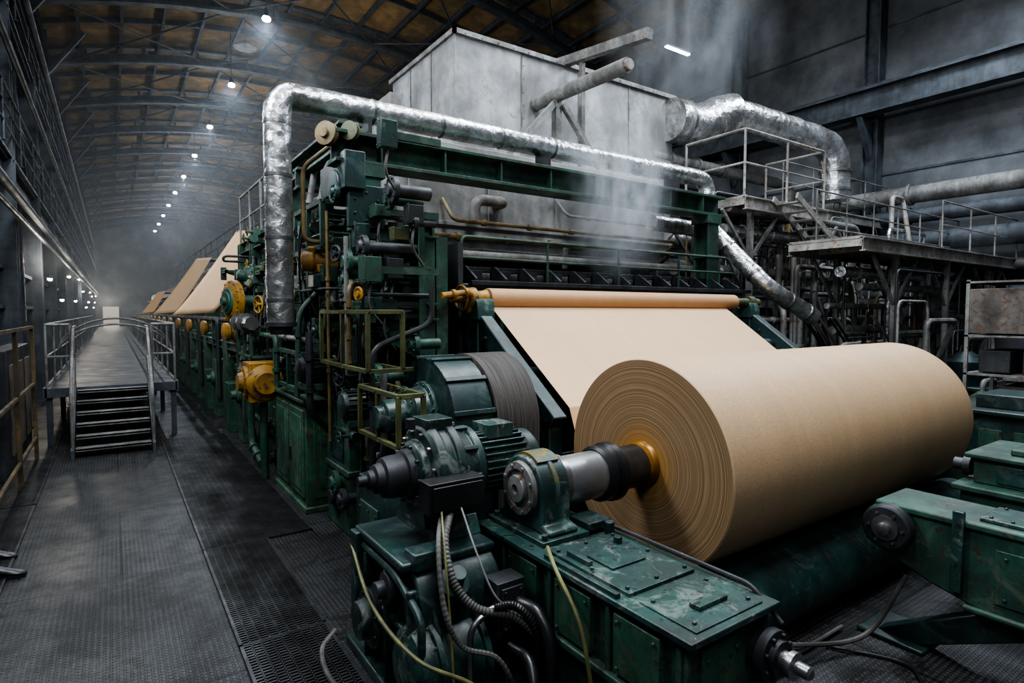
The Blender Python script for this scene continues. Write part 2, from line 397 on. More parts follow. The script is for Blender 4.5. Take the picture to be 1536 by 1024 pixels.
def light(name,kind,loc,e,col=(.82,.9,1),size=1.,rot=(0,0,0),sy=None):
    l=bpy.data.lights.new(name,kind); l.energy=e; l.color=col
    if kind=='AREA':
        l.size=size
        if sy: l.shape='RECTANGLE'; l.size_y=sy
    elif kind=='SPOT': l.spot_size=R(150); l.spot_blend=.6; l.shadow_soft_size=size
    else: l.shadow_soft_size=size
    o=bpy.data.objects.new(name,l); o.location=loc; o.rotation_euler=[R(a) for a in rot]; COL.objects.link(o); return o
for y in (18,28,40,54): light('aisle_light','POINT',(-1.1,y,3.4),120,(1,.92,.8),.15)
light('far_glow_light','POINT',(-.2,72,3.4),1100,(1,.92,.8),.3)
# ceiling lamps
def hlamp(y,x=4.,z=10.9):
    T=thing('high_bay_lamp','small bright high bay lamp hanging lit from the roof','lamp',(x,y,z))
    m=MB(); m.cyl((x,y,z+.2),(x,y,arch(x)-.1),.012,n=6); m.lathe((x,y,z+.25),(0,0,-1),[(0,.04),(.05,.06),(.15,.07),(.2,.09),(.25,.1)],20); m.out('housing',DARK,T)
    m=MB(); m.lathe((x,y,z),(0,0,-1),[(0,.09),(.04,.115),(.09,.1),(.12,.04)],20); m.out('lens',LAMP,T); return T
h0=hlamp(18.7)
for i in range(1,10): dup(h0,(0,6.1*i,0),'lit high bay lamps')
T=thing('unlit_bay_lamp','dull grey unlit dome lamp hanging under the roof','lamp',(4,22.,10.9))
m=MB(); m.cyl((4,22,11.4),(4,22,12.8),.01,n=6); m.lathe((4,22,11.45),(0,0,-1),[(0,.06),(.08,.2),(.2,.36),(.24,.37)],20); m.out('shade',CORAL,T)
for i in range(6): light('bay_light','SPOT',(4,18.7+6.1*i,10.7),1100,(.74,.86,1),.12)
for i,y in enumerate((9,20,31,43,57,70)): light('roof_fill_light','POINT',(5.5,y,9.8),(150,230,260,280,280,280)[i],(1,.93,.82),.5)  # added points without fixtures, only to brighten the roof boarding
T=thing('strip_lamp','thin lit strip lamp hung under the roof','lamp',(11,9.3,8.3))
m=MB(); m.bx(10.6,11.5,9.2,9.4,8.3,8.38); m.cyl((10.7,9.3,8.38),(10.7,9.3,arch(10.7)),.01,n=6); m.cyl((11.4,9.3,8.38),(11.4,9.3,arch(11.4)),.01,n=6); m.out('housing',DARK,T)
MB().bx(10.65,11.45,9.26,9.34,8.27,8.3).out('tube',emis('tube',(.8,.9,1),10),T)
light('over_reel_light','AREA',(2.6,1.4,9.5),740,(.92,.95,1),1.8,(0,0,0))
light('over_hood_light','AREA',(6.4,5.0,10.5),720,(.84,.92,1),2.,(0,0,0))
light('over_aisle_light','AREA',(.2,7.5,9.8),330,(.84,.92,1),1.2,(0,0,0))
light('right_bay_light','AREA',(12.0,3.5,9.8),900,(.80,.89,1),2.2,(0,12,0))
light('front_bay_light','AREA',(-1.,-1.5,7.5),220,(.92,.96,1),2.4,(35,0,-35))
light('side_fill_light','AREA',(-.9,5.5,6.2),330,(.88,.94,1),1.6,(0,-58,0))  # added fill aimed at the machine side, no lamp hangs here
light('side_fill_light','AREA',(-.9,12.5,6.2),270,(.88,.94,1),1.6,(0,-58,0))  # second added fill, further along the machine side
w=bpy.data.worlds.new('world'); sc.world=w; w.use_nodes=True
w.node_tree.nodes['Background'].inputs[0].default_value=(.44,.51,.60,1); w.node_tree.nodes['Background'].inputs[1].default_value=.15
# right wall structure
for y in (-.5,3.3,7.1,10.9,14.7,18.5,22.3):
    T=thing('wall_column','blue-grey steel column standing against the concrete wall','column',(15.7,y,0),'wall columns')
    m=MB(); m.ibeam((15.75,y,0),(15.75,y,10.9),.3,.36,.03); m.out('column_shaft',BLUEG,T)
    MB().prism([(15.6,6.9),(15.6,6.),(15.0,6.9)],'y',y-.06,y+.06).out('corbel',BLUEG,T)
m=MB(); m.ibeam((15.2,-2,7.25),(15.2,40,7.25),.4,.6,.04); m.beam((15.2,-2,7.6),(15.2,40,7.6),.08,.1)
m.out('crane_girder',BLUEG,loc=(15.2,0,7),top=('heavy steel crane girder along the concrete wall','girder'))
for z,x,r in ((4.9,15.3,.2),(4.4,15.25,.16),(3.8,15.2,.22),(3.2,15.35,.12),(2.6,15.2,.15)):
    m=MB(); m.tube([(x,-1,z),(x,30,z)],r,16)
    for y in range(0,30,3): m.cyl((x,y,z),(x,y+.06,z),r*1.25,n=16)
    m.out('wall_pipe',CORAL if r in (.2,.12) else BLUEG,loc=(x,0,z),top=('large grey pipe running along the concrete wall','pipe'),group='wall pipes')
# ------------------------------------------------------------------ floor gratings
def grating(x0,x1,y0,y1,lab,step=.032):
    m=MB(); m.bx(x0,x1,y0,y0+.01,.001,.024); m.bx(x0,x1,y1-.01,y1,.001,.024); m.bx(x0,x0+.02,y0,y1,.001,.024); m.bx(x1-.02,x1,y0,y1,.001,.024)
    y=y0+.03
    while y<y1-.02: m.bx(x0+.02,x1-.02,y,y+.014,.001,.022); y+=step
    k=int((x1-x0)/.06)
    for j in range(1,k): xx=x0+(x1-x0)*j/k; m.bx(xx,xx+.01,y0,y1,.001,.022)
    m.out('floor_grating',GRATE,loc=(x0,y0,0),top=(lab,'floor grating'),group='steel floor gratings')
for i,(a,b) in enumerate([(2.2,4.05),(4.055,5.9),(5.905,7.7),(7.705,9.6),(9.605,11.5)]):
    grating(.62,1.6 if i>1 else 1.18,a,b,'dark steel floor grating panel beside the machine')
grating(-1.2,-.78,5.5,8.4,'dark steel drain grating along the aisle edge'); grating(-1.2,-.78,8.45,11,'dark steel drain grating along the aisle edge')
# ------------------------------------------------------------------ walkway and stairs
T=thing('steel_staircase','grey steel staircase with six open treads up to the walkway','stairs',(0,10.8,0))
x0,x1=-.52,.46
for i in range(6):
    y=10.85+i*.2; z=.155*(i+1)-.02
    m=MB(); m.bx(x0,x1,y,y+.2,z-.03,z); m.bx(x0,x1,y,y+.015,z-.045,z); m.out('tread',CORAL,T,bev=.004)
for x in (x0-.03,x1+.03):
    MB().prism([(10.72,0),(10.9,0),(12.1,.82),(12.1,.98),(11.98,.98),(10.72,.14)],'x',x-.02,x+.02).out('stringer',BLUEG,T)
    m=MB(); m.tube(fillet([(x,10.8,.05),(x,10.8,.95),(x,12.05,1.95),(x,12.6,1.95)],.15),.022,8); m.tube([(x,10.8,.5),(x,12.05,1.45)],.016,8); m.cyl((x,12.05,.9),(x,12.05,1.95),.02,n=8); m.out('handrail',CORAL,T)
T=thing('raised_walkway','raised steel plate walkway running beside the machine','walkway',(0,12.1,0))
m=MB(); m.bx(-.95,.92,12.08,60,.88,.94); m.out('deck',DECK,T)
m=MB(); m.bx(-.95,.92,12.04,12.08,.8,.95); m.bx(-.97,-.92,12.04,60,.78,.96); m.bx(.9,.95,12.04,60,.78,.96); m.out('edge_channel',BLUEG,T)
for y in range(12,60,3):
    for x in (-.9,.87): MB().bx(x-.04,x+.04,y+.1,y+.18,0,.88).out('leg',BLUEG,T)
railing('grey tubular railing on the raised walkway',[(.55,12.1,.94),(.9,12.1,.94),(.9,40,.94)],1.05,1.6,CORAL,1)
railing('grey tubular railing on the raised walkway',[(-.6,12.1,.94),(-.92,12.1,.94),(-.92,40,.94)],1.05,1.6,CORAL,1)
T=thing('arched_crossing_rail','thin arched steel handrail spanning the walkway','railing',(0,14,.94))
for dz in (0,-.12):
    MB().tube([( .05+.98*math.cos(R(a)),14.6,1.35+(.72+dz)*math.sin(R(a))) for a in range(0,181,9)],.02,8).out('arch_tube',CORAL,T)
T=thing('guard_barrier','tall rusty yellow barrier of steel posts and rails','barrier',(-1,8,0))
for y in (7.4,9.2,11.):
    MB().bx(-1.01,-.96,y-.025,y+.025,0,2.0).out('post',BARR,T,bev=.004)
for z in (.35,1.15,1.98): MB().bx(-1.0,-.965,7.2,11.,z-.02,z+.02).out('rail',BARR,T)
T=thing('pump_cabinet','dark metal cabinet with rusty frame behind the barrier','cabinet',(-1.25,9.5,0))
MB().bx(-1.38,-1.14,9.8,12.2,0.,1.7).out('body',DARK,T,bev=.01)
for y in (10.2,11.,11.8): MB().bx(-1.14,-1.12,y-.25,y+.25,.3,1.5).out('door',RUST,T,bev=.005)
# boots
for i,(x,y,rz) in enumerate([(-.93,6.75,-15),(-.82,6.25,-10)]):
    T=thing('work_boot','black leather work boot standing on the tread plate','boot',(x,y,0))
    m=MB(); M=Matrix.Rotation(R(rz),3,'Z')
    secs=[(-.14,.035,.09),(-.11,.042,.11),(-.03,.04,.12),(.05,.045,.085),(.1,.05,.065),(.14,.042,.055),(.165,.02,.035)]
    vs=[];n=12
    for d,wd,h in secs:
        for k in range(n):
            a=2*math.pi*k/n; vs.append(Vector((x,y,0))+M@Vector((d,wd*math.cos(a),.03+max(-.01,(h-.03)*.5*(1+math.sin(a))))))
    fs=[(j*n+k,j*n+(k+1)%n,(j+1)*n+(k+1)%n,(j+1)*n+k) for j in range(len(secs)-1) for k in range(n)]+[tuple(range(n)),tuple(range((len(secs)-1)*n,len(secs)*n))]
    m.add(vs,fs); c=Vector((x,y,0))+M@Vector((-.08,0,0)); m.lathe(c,(0,0,1),[(.08,.052),(.15,.05),(.22,.055)],14); m.out('upper',BLACK,T)
    m=MB(); m.add([Vector((x,y,z))+M@Vector((d,s_*wd,0)) for z in (0,.03) for d,wd in ((-.145,.04),(.0,.042),(.1,.052),(.165,.025)) for s_ in (-1,1)],[(0,2,4,6,7,5,3,1),(8,9,11,13,15,14,12,10),(0,1,9,8),(6,14,15,7),(0,8,10,2),(2,10,12,4),(4,12,14,6),(1,3,11,9),(3,5,13,11),(5,7,15,13)]); m.out('sole',BLACK,T)
# ------------------------------------------------------------------ big paper roll
T=thing('paper_roll','huge wound roll of brown kraft paper on a steel spool','paper roll',(3.08,2.86,.37))
AX=(1,0,0); C=(3.08,2.86,1.12)
m=MB(); m.lathe(C,AX,[(0,.742),(.01,.75),(3.83,.75),(3.84,.742)],160,caps=False); m.cm=1; m.lathe(C,AX,[(0,.1),(0,.742)],160,caps=False); m.lathe(C,AX,[(3.84,.742),(3.84,.1)],160,caps=False)
m.out('wound_paper',[KRAFT,ROLLEND],T)
SHAFT=weather('polished_shaft',(.55,.55,.56),dark=(.3,.3,.3),chip=(.12,.1,.08),chipamt=.28,rough=.2,metal=.9,bs=.03,streak=.15)
m=MB(); m.lathe((2.25,2.86,1.12),AX,[(0,.14),(.02,.155),(.42,.155),(.425,.13),(4.9,.13),(5.2,.12)],48); m.out('spool_shaft',SHAFT,T)
m=MB(); m.lathe((2.62,2.86,1.12),AX,[(0,.165),(.015,.185),(.06,.185),(.08,.165),(.1,.196),(.14,.2),(.16,.17),(.18,.165),(.2,.15)],40); m.out('shaft_boot',BLACK,T,label='black rubber boot')
m=MB(); m.lathe((2.82,2.86,1.12),AX,[(0,.148),(.19,.148)],40); m.out('dark_sleeve',weather('oily_dark_sleeve',(.09,.085,.08),dark=(.04,.035,.032),chip=(.12,.08,.05),chipamt=.33,rough=.2,metal=.7,bs=.05),T)
m=MB(); m.lathe((3.01,2.86,1.12),AX,[(0,.150),(.035,.153),(.04,.158),(.069,.168)],40); m.out('core_collar',weather('amber_greasy_collar',(.40,.18,.02),dark=(.10,.05,.015),chip=(.05,.03,.02),chipamt=.38,rough=.22,metal=.3),T)
T=thing('support_drum','dark teal steel drum lying under the paper roll','drum',(3.,2.3,0))
m=MB(); m.lathe((2.95,2.3,.25),AX,[(0,.23),(.02,.25),(4.1,.25),(4.12,.23)],64); m.out('shell',DTEAL,T)
m=MB(); m.cyl((2.66,2.3,.25),(7.3,2.3,.25),.08,n=20); m.out('journal',STEEL,T)
T=thing('lower_cross_beam','dark teal cross beam on the floor below the roll','beam',(3,3.3,0))
m=MB(); m.bx(2.8,7.2,3.1,3.5,.0,.3); m.out('beam_body',DTEAL,T,bev=.01)
# ------------------------------------------------------------------ reel rail beam + pedestal
ZB=.88
T=thing('reel_rail_beam','long worn green steel rail housing with bolted cover plates','machine frame',(2.2,2.3,0))
m=MB(); m.bx(1.92,2.44,1.52,3.1,0,ZB-.04)
for y in (1.53,1.95,2.4,2.85,3.08): m.bx(1.89,2.47,y,y+.03,0,ZB-.04)
for x in (1.9,2.44): m.bx(x,x+.03,1.5,1.53,0,ZB-.04)
m.bx(1.86,2.5,1.48,3.12,.0,.06); m.bx(1.87,2.48,1.5,3.1,.46,.5); m.out('housing',GREEN,T,bev=.008)
m=MB(); m.bx(1.87,2.5,1.46,3.14,ZB-.04,ZB-.01); m.out('top_plate',TEAL,T,bev=.005)
m=MB(); m.bx(1.95,2.42,1.88,2.48,ZB-.01,ZB+.008); m.bx(2.06,2.3,2.1,2.3,ZB+.008,ZB+.02)
m.bolts([(x,y,ZB+.008) for x in (1.98,2.18,2.39) for y in (1.92,2.17,2.44)],(0,0,1),.012,.014); m.cyl((2.34,2.35,ZB),(2.34,2.35,ZB+.045),.025,n=14); m.beam((2.0,2.38,ZB+.02),(2.0,2.2,ZB+.02),.03,.03); m.out('cover_plate',TEAL,T,bev=.003,label='worn teal cover plate with bolts')
m=MB(); m.bx(1.95,2.42,1.5,1.82,ZB-.01,ZB-.002); m.bolts([(x,y,ZB-.002) for x in (2.,2.38) for y in (1.55,1.78)],(0,0,1),.012,.012); m.bx(2.1,2.3,1.6,1.66,ZB-.002,ZB+.02); m.out('end_plate',TEAL,T,bev=.003)
for y in (1.62,2.06,2.5):
    m=MB(); m.bx(1.885,1.92,y+.02,y+.3,.52,.8); m.bolts([(1.885,y+dy,z) for dy in (.05,.27) for z in (.55,.77)],(-1,0,0),.01,.012); m.out('side_panel',GREEN2,T,bev=.004)
m=MB(); m.bx(2.0,2.26,1.505,1.52,.4,.78); m.bolts([(x,1.505,z) for x in (2.03,2.23) for z in (.45,.73)],(0,-1,0),.01,.012); m.out('end_panel',GREEN2,T,bev=.003)
m=MB(); m.bx(2.3,2.48,2.55,2.75,ZB-.01,ZB+.06); m.cyl((2.42,2.5,ZB),(2.42,2.5,ZB+.07),.03,n=12); m.beam((1.9,2.45,ZB+.0),(1.9,1.9,ZB+.0),.03,.03); m.out('stop_block',DTEAL,T,bev=.004)
m=MB(); m.tube(fillet([(2.46,3.0,ZB+.02),(2.48,2.4,ZB+.02),(2.48,1.6,ZB+.02),(2.48,1.44,ZB-.1)],.05),.012,8); m.out('lube_line',DARK,T)
T=thing('shaft_coupling','dark flanged coupling with polished steel stub on beam end','coupling',(2.4,1.4,.66))
m=MB(); m.lathe((2.39,1.5,.67),(0,-1,0),[(0,.09),(.04,.09),(.045,.115),(.09,.115),(.095,.08),(.12,.08)],32); m.boltring((2.39,1.41,.67),(0,-1,0),.097,8,.010,.018); m.out('flange',DARK,T,bev=.003)
m=MB(); m.lathe((2.39,1.4,.67),(0,-1,0),[(0,.045),(.05,.045),(.055,.06),(.08,.06),(.085,.03),(.14,.03),(.15,.02)],24); m.out('stub_shaft',STEEL,T)
T=thing('bearing_pedestal','teal bearing pedestal with chipped yellow paint holding the spool','bearing',(2.18,2.86,ZB))
def circ(cy,cz,r,a0,a1,k=14): return [(cy+r*math.cos(R(a0+(a1-a0)*i/k)),cz+r*math.sin(R(a0+(a1-a0)*i/k))) for i in range(k+1)]
PX=-.05
MB().prism([(2.58,ZB+.02),(3.12,ZB+.02),(3.12,ZB+.05),(3.06,ZB+.07)]+circ(2.86,1.13,.2,-5,185)+[(2.66,ZB+.07),(2.58,ZB+.05)],'x',2.08+PX,2.3+PX).out('body',TEAL,T,bev=.014)
YCH=weather('chipped_yellow',(.32,.22,.03),chip=(.035,.07,.06),chipamt=.52,scale=.6)
m=MB(); m.torus((2.2+PX,2.86,1.13),AX,.193,.02,40); m.out('clamp_ring',YCH,T)
m=MB(); m.lathe((2.3+PX,2.86,1.13),AX,[(0,.175),(.06,.165)],32); m.out('rear_collar',STEEL,T)
m=MB(); m.prism(circ(2.86,1.13,.215,10,125)+circ(2.86,1.13,.19,125,10),'x',2.11+PX,2.27+PX); m.out('bearing_cap',YCH,T)
m=MB(); m.lathe((2.08+PX,2.86,1.13),(-1,0,0),[(0,.165),(.03,.16),(.035,.12),(.02,.115),(.02,.085),(.05,.08),(.055,.03),(.03,.025)],36); m.boltring((2.05+PX,2.86,1.13),(-1,0,0),.14,8,.011,.014); m.out('end_cap',CORAL,T)
m=MB(); m.bx(1.96,2.42,2.55,3.13,ZB-.01,ZB+.02); m.bolts([(x,y,ZB+.02) for x in (2.0,2.38) for y in (2.59,3.09)],(0,0,1),.02,.03); m.out('base_plate',TEAL,T,bev=.004)
# ------------------------------------------------------------------ drive base + gearbox
T=thing('gearbox_stand','dark green cast stand with ribs and ducts under the gearbox','machine base',(1.6,3.1,0))
m=MB(); m.prism([(2.74,0),(3.7,0),(3.7,.55)]+circ(3.42,.55,.28,0,80,6)+[(2.95,.8)]+[(2.74+.2-.2*math.cos(R(a)),.55+.25*math.sin(R(a))) for a in range(80,-1,-16)],'x',1.3,1.82)
for y in (2.78,3.1,3.42): m.bx(1.24,1.3,y,y+.04,.02,.72)
for x in (1.36,1.6,1.78): m.prism([(2.66,0),(2.78,0),(2.96,.8),(2.88,.8),(2.66,.5)],'x',x,x+.03)
m.bx(1.22,1.84,2.62,3.74,0,.06); m.bx(1.24,1.84,2.86,3.6,.79,.84); m.bx(1.26,1.84,2.7,3.72,.42,.46); m.out('casting',DTEAL,T,bev=.02)
m=MB(); m.lathe((1.2,2.8,.3),AX,[(0,.1),(.02,.15),(.05,.2),(.1,.22),(.13,.22),(.135,.245),(.17,.245),(.175,.21),(.4,.21),(.405,.24),(.44,.24),(.45,.2)],36); m.boltring((1.335,2.8,.3),(-1,0,0),.228,12,.01,.014); m.out('round_housing',TEAL,T,bev=.004)
m=MB(); m.lathe((1.28,3.35,.34),(-1,0,0),[(0,.18),(.05,.18),(.06,.12),(.12,.11),(.13,.05)],28); m.boltring((1.23,3.35,.34),(-1,0,0),.15,8); m.out('round_cover',TEAL,T,bev=.004)
m=MB(); m.lathe((1.28,3.1,.62),(-1,0,0),[(0,.09),(.04,.09),(.05,.05),(.1,.05)],20); m.out('round_cover',DARK,T,bev=.003)
m=MB(); m.bx(1.66,1.84,2.56,2.7,.44,.74); m.bx(1.68,1.82,2.545,2.56,.47,.71); m.bolts([(x,2.545,z) for x in (1.7,1.8) for z in (.49,.69)],(0,-1,0),.008,.01); m.out('junction_box',DARK,T,bev=.008)
m=MB(); m.beam((1.24,3.55,.82),(1.24,3.55,.2),.06,.1); m.out('lug',TEAL,T,bev=.01)
m=MB(); m.beam((1.3,2.9,.84),(1.5,2.9,.84),.14,.1); m.out('lug',DTEAL,T,bev=.01)
m=MB(); m.tube(fillet([(1.26,2.66,.05),(1.26,2.66,.62),(1.26,3.0,.74),(1.26,3.5,.74)],.08),.022,10); m.out('lube_pipe',DTEAL,T)
m=MB(); m.tube(fillet([(1.5,2.58,.05),(1.5,2.58,.55),(1.66,2.6,.6)],.08),.018,10); m.out('lube_pipe',STEEL,T)
m=MB(); m.lathe((1.48,2.78,.66),(0,-.6,.8),[(0,.07),(.08,.07),(.085,.09),(.11,.09),(.12,.05),(.2,.045)],20); m.out('filler_neck',DTEAL,T,bev=.003)
T=thing('drive_gearbox','teal gearbox with round flanges and finned electric motor','gearbox',(1.7,3.3,.84))
def gp(x): return (x,3.3,1.2)
m=MB(); m.lathe(gp(1.48),AX,[(0,.17),(.02,.2),(.06,.205),(.065,.27),(.09,.3),(.14,.3),(.15,.285),(.2,.285),(.21,.305),(.26,.305),(.27,.28),(.36,.24),(.37,.255),(.42,.255),(.43,.22)],48)
m.prism([(3.02,.84),(3.58,.84),(3.52,.95),(3.08,.95)],'x',1.52,1.84); m.prism([(3.1,.9),(3.5,.9),(3.46,1.1),(3.14,1.1)],'x',1.5,1.84)
for k in range(10):
    a=k*36; m.box((1.8,3.3+.27*math.cos(R(a)),1.2+.27*math.sin(R(a))),(.1,.03,.03),(a,0,0))
m.bx(1.56,1.74,3.2,3.4,1.44,1.54); m.out('gear_housing',TEAL,T,bev=.006)
m=MB(); m.lathe(gp(1.16),AX,[(0,.03),(.05,.035),(.06,.055),(.09,.06),(.1,.085),(.14,.095),(.15,.12),(.2,.13),(.27,.13),(.28,.15),(.33,.16)],36); m.boltring(gp(1.48),(-1,0,0),.185,10,.012,.02); m.out('input_hub',DARK,T)
m=MB(); m.boltring(gp(1.545),(-1,0,0),.25,12,.014,.02); m.boltring(gp(1.9),(-1,0,0),.24,12,.012,.02); m.out('flange_bolts',STEEL,T)
m=MB(); m.lathe(gp(1.9),AX,[(0,.15),(.02,.17),(.38,.17),(.4,.185),(.46,.185),(.5,.15),(.51,.05)],36)
for k in range(28):
    a=k*360/28; m.box((2.11,3.3+.185*math.cos(R(a)),1.2+.185*math.sin(R(a))),(.34,.04,.01),(a,0,0))
m.bx(2.0,2.2,3.2,3.4,1.37,1.46); m.out('finned_motor',TEAL,T,bev=.002)
m=MB(); m.bx(1.42,1.78,2.88,3.02,1.06,1.24); m.bx(1.44,1.76,2.87,2.88,1.08,1.22); m.bx(1.5,1.6,3.02,3.1,1.1,1.2); m.out('terminal_box',BLACK,T,bev=.01)
m=MB(); m.lathe((1.5,3.3,1.48),(0,0,1),[(0,.03),(.06,.03),(.065,.02)],12); m.out('breather',DARK,T)
# pulley guard + belt
T=thing('belt_drive','rounded teal belt guard with wide frayed grey belt','belt drive',(2.3,4.3,0))
m=MB(); m.prism([(3.85,0),(4.8,0),(4.82,1.3)]+circ(4.3,1.3,.53,0,180,20)+[(3.77,1.3)],'x',2.08,2.42)
for a in range(15,180,30): m.box((2.25,4.3+.535*math.cos(R(a)),1.3+.535*math.sin(R(a))),(.36,.04,.03),(a+90,0,0))
m.out('guard',DTEAL,T,bev=.02)
m=MB(); m.lathe((2.08,4.3,1.38),(-1,0,0),[(0,.26),(.03,.26),(.04,.22),(.16,.2),(.165,.23),(.19,.23),(.2,.14),(.36,.13),(.37,.09),(.42,.09)],36); m.boltring((2.05,4.3,1.38),(-1,0,0),.24,12); m.boltring((1.89,4.3,1.38),(-1,0,0),.21,10); m.out('motor_cover',TEAL,T,bev=.005)
m=MB(); arcp=circ(4.3,1.3,.55,0,180,28); inn=[(4.3+(p[0]-4.3)*.9,1.3+(p[1]-1.3)*.9) for p in reversed(arcp)]
m.prism([(4.85,.3)]+arcp+[(3.75,.3),(3.8,.3)]+inn+[(4.8,.3)],'x',2.44,2.84); m.out('belt',BELT,T)
m=MB(); m.cyl((2.42,4.3,1.3),(2.95,4.3,1.3),.1); m.lathe((2.5,4.3,1.3),AX,[(0,.47),(.3,.47)],40); m.bx(2.5,2.8,4.2,4.4,0,1.3); m.out('pulley',DARK,T)
# ------------------------------------------------------------------ web + spool + stand
T=thing('paper_web','smooth sheet of pale kraft paper running down to the roll','paper sheet',(5.2,4.3,1.3))
pr=[(4.93,2.245),(4.55,1.98),(4.15,1.7),(3.72,1.4),(3.66,1.25),(3.612,1.12)]
m=MB(); m.prism(pr+[(y+.003,z+.004) for y,z in reversed(pr)],'x',3.13,6.93); m.out('web_sheet',WEB,T)
T=thing('guide_spool','long horizontal spool wound with orange-brown paper','paper spool',(5.2,5.,2.33))
m=MB(); m.lathe((3.12,5.,2.335),AX,[(0,.05),(0,.098),(.005,.104),(4.05,.104),(4.06,.09)],48); m.out('wound_paper',SPOOLP,T)
m=MB(); m.cyl((2.7,5,2.335),(3.12,5,2.335),.045); m.lathe((2.86,5,2.335),AX,[(0,.06),(.02,.1),(.1,.11),(.12,.07),(.2,.08),(.24,.09)],24); m.wheel((2.82,5,2.335),AX,.12,.014,4); m.out('hand_hub',YELLOW,T,bev=.003)
m=MB(); m.cyl((7.17,5,2.335),(7.75,5,2.335),.06); m.lathe((7.5,5,2.335),AX,[(0,.09),(.12,.09)],20); m.out('end_shaft',OLIVE,T)
def side_arm(x,lab):
    T=thing('web_stand',lab,'machine frame',(x,4.3,0))
    m=MB(); m.beam((x,5.15,2.25),(x,3.75,1.25),.14,.2); m.beam((x,3.85,1.3),(x,3.85,0),.14,.18); m.beam((x,5.0,2.2),(x,5.0,0),.16,.22); m.beam((x,3.85,.7),(x,5.,.7),.1,.14); m.out('frame',DTEAL,T,bev=.012)
    m=MB(); m.prism([(4.85,2.12),(5.2,2.12),(5.14,2.28)]+circ(5.,2.335,.1,0,-180,8)+[(4.86,2.28)],'x',x-.1,x+.1); m.out('spool_saddle',TEAL,T,bev=.01)
    m=MB(); m.bolts([(x-.07,5.1-.35*k,2.2-.25*k) for k in range(4)],(-1,0,0),.016,.02); m.out('bolts',STEEL,T); return T
side_arm(3.02,'dark teal inclined side frame under the paper sheet'); side_arm(7.5,'dark teal inclined side frame under the paper sheet')
T=thing('spreader_bars','dark rollers set beneath the moving paper sheet','roller',(5.2,4.5,1.5),)
for y,z,r in ((4.6,1.75,.09),(4.1,1.38,.12)):
    m=MB(); m.lathe((3.09,y,z),AX,[(0,.04),(0,r),(4.33,r),(4.33,.04)],28); m.out('roller_shell',DTEAL,T)
# ------------------------------------------------------------------ press section behind the spool
T=thing('press_section','dark green press section with black bracket row and rollers','paper machine section',(5.2,5.9,0))
m=MB(); m.bx(3.0,7.9,5.5,6.3,2.2,2.42); m.bx(3.0,7.9,5.35,5.5,2.44,2.5); m.out('cross_beam',DTEAL,T,bev=.01)
m=MB(); 
for i in range(13):
    x=3.15+i*.38; m.prism([(5.28,2.5),(5.6,2.5),(5.6,2.7),(5.5,2.7),(5.28,2.56)],'x',x,x+.03); m.bx(x,x+.26,5.56,5.6,2.52,2.66)
m.bx(3.1,8.0,5.26,5.34,2.48,2.53); m.bx(3.1,8.,5.58,5.66,2.64,2.7); m.out('bracket_row',DARK,T,bev=.004)
m=MB(); m.cyl((3.,5.8,2.85),(8.,5.8,2.85),.05); m.out('roller',CORAL,T)
m=MB(); m.cyl((3,6.1,2.6),(8,6.1,2.6),.14,n=28); m.out('roller',CORAL,T)
m=MB(); m.bx(2.8,7.9,5.4,6.2,.0,.5); m.bx(2.85,7.8,5.8,6.3,.5,2.2); m.out('lower_body',DTEAL,T,bev=.02)
m=MB(); 
for i in range(9): m.bx(3.+i*.58,3.05+i*.58,5.45,5.8,.5,2.2)
m.cyl((2.9,5.5,1.5),(7.8,5.5,1.5),.18,n=28); m.out('stiffener',GREEN,T,bev=.008)
T=thing('guard_rail','dark green tubular guard rail above the bracket row','railing',(3.1,5.4,2.5))
m=MB(); m.tube(fillet([(3.05,5.4,2.5),(3.05,5.4,3.0),(7.6,5.4,3.0),(7.95,5.4,2.55)],.08),.018,8); m.out('rail',GREEN,T)
MB().tube([(3.05,5.4,2.78),(7.75,5.4,2.78)],.014,8).out('rail',GREEN,T)
for x in (4.2,5.35,6.5,7.4): MB().cyl((x,5.4,2.5),(x,5.4,3.),.016,n=8).out('post',GREEN,T)
# ------------------------------------------------------------------ gantry
T=thing('green_gantry','tall green steel gantry frame spanning the machine','gantry',(4.5,5.6,0))
for x in (2.08,7.35):
    m=MB(); m.ibeam((x,5.6,0),(x,5.6,3.62),.24,.26,.03); m.bx(x-.2,x+.2,5.4,5.8,0,.05); m.bx(x-.16,x+.16,5.45,5.75,3.5,3.62)
    for z in (1.2,2.2,3.0): m.bx(x-.14,x+.14,5.46,5.74,z,z+.04)
    m.out('column',GREEN,T,bev=.004)
m=MB(); m.ibeam((1.75,5.6,3.76),(7.6,5.6,3.76),.3,.3,.035)
for i in range(8): m.bx(2.2+i*.7,2.22+i*.7,5.47,5.73,3.63,3.9)
m.out('top_beam',GREEN,T,bev=.004)
m=MB(); m.ibeam((2.0,5.75,3.95),(2.0,8.6,3.95),.24,.26,.03)
m.ibeam((2.08,8.2,0),(2.08,8.2,3.82),.24,.26,.03); m.ibeam((1.8,7.1,3.75),(2.9,7.1,3.75),.2,.24,.03); m.beam((2.08,5.75,3.3),(2.08,6.6,3.8),.1,.12); m.out('side_frame',GREEN,T,bev=.004)
m=MB(); m.prism([(5.35,3.35),(6.1,3.35),(6.1,3.62),(5.9,3.7),(5.35,3.7)],'x',1.8,2.0); m.cyl((1.78,5.65,3.4),(2.02,5.65,3.4),.16,n=24); m.out('bracket_plate',DTEAL,T,bev=.01)
m=MB(); m.bx(1.85,2.2,5.4,5.47,3.0,3.4); m.boltring((2.02,5.4,3.2),(0,-1,0),.13,6,.012,.015); m.out('gusset',DTEAL,T,bev=.01)
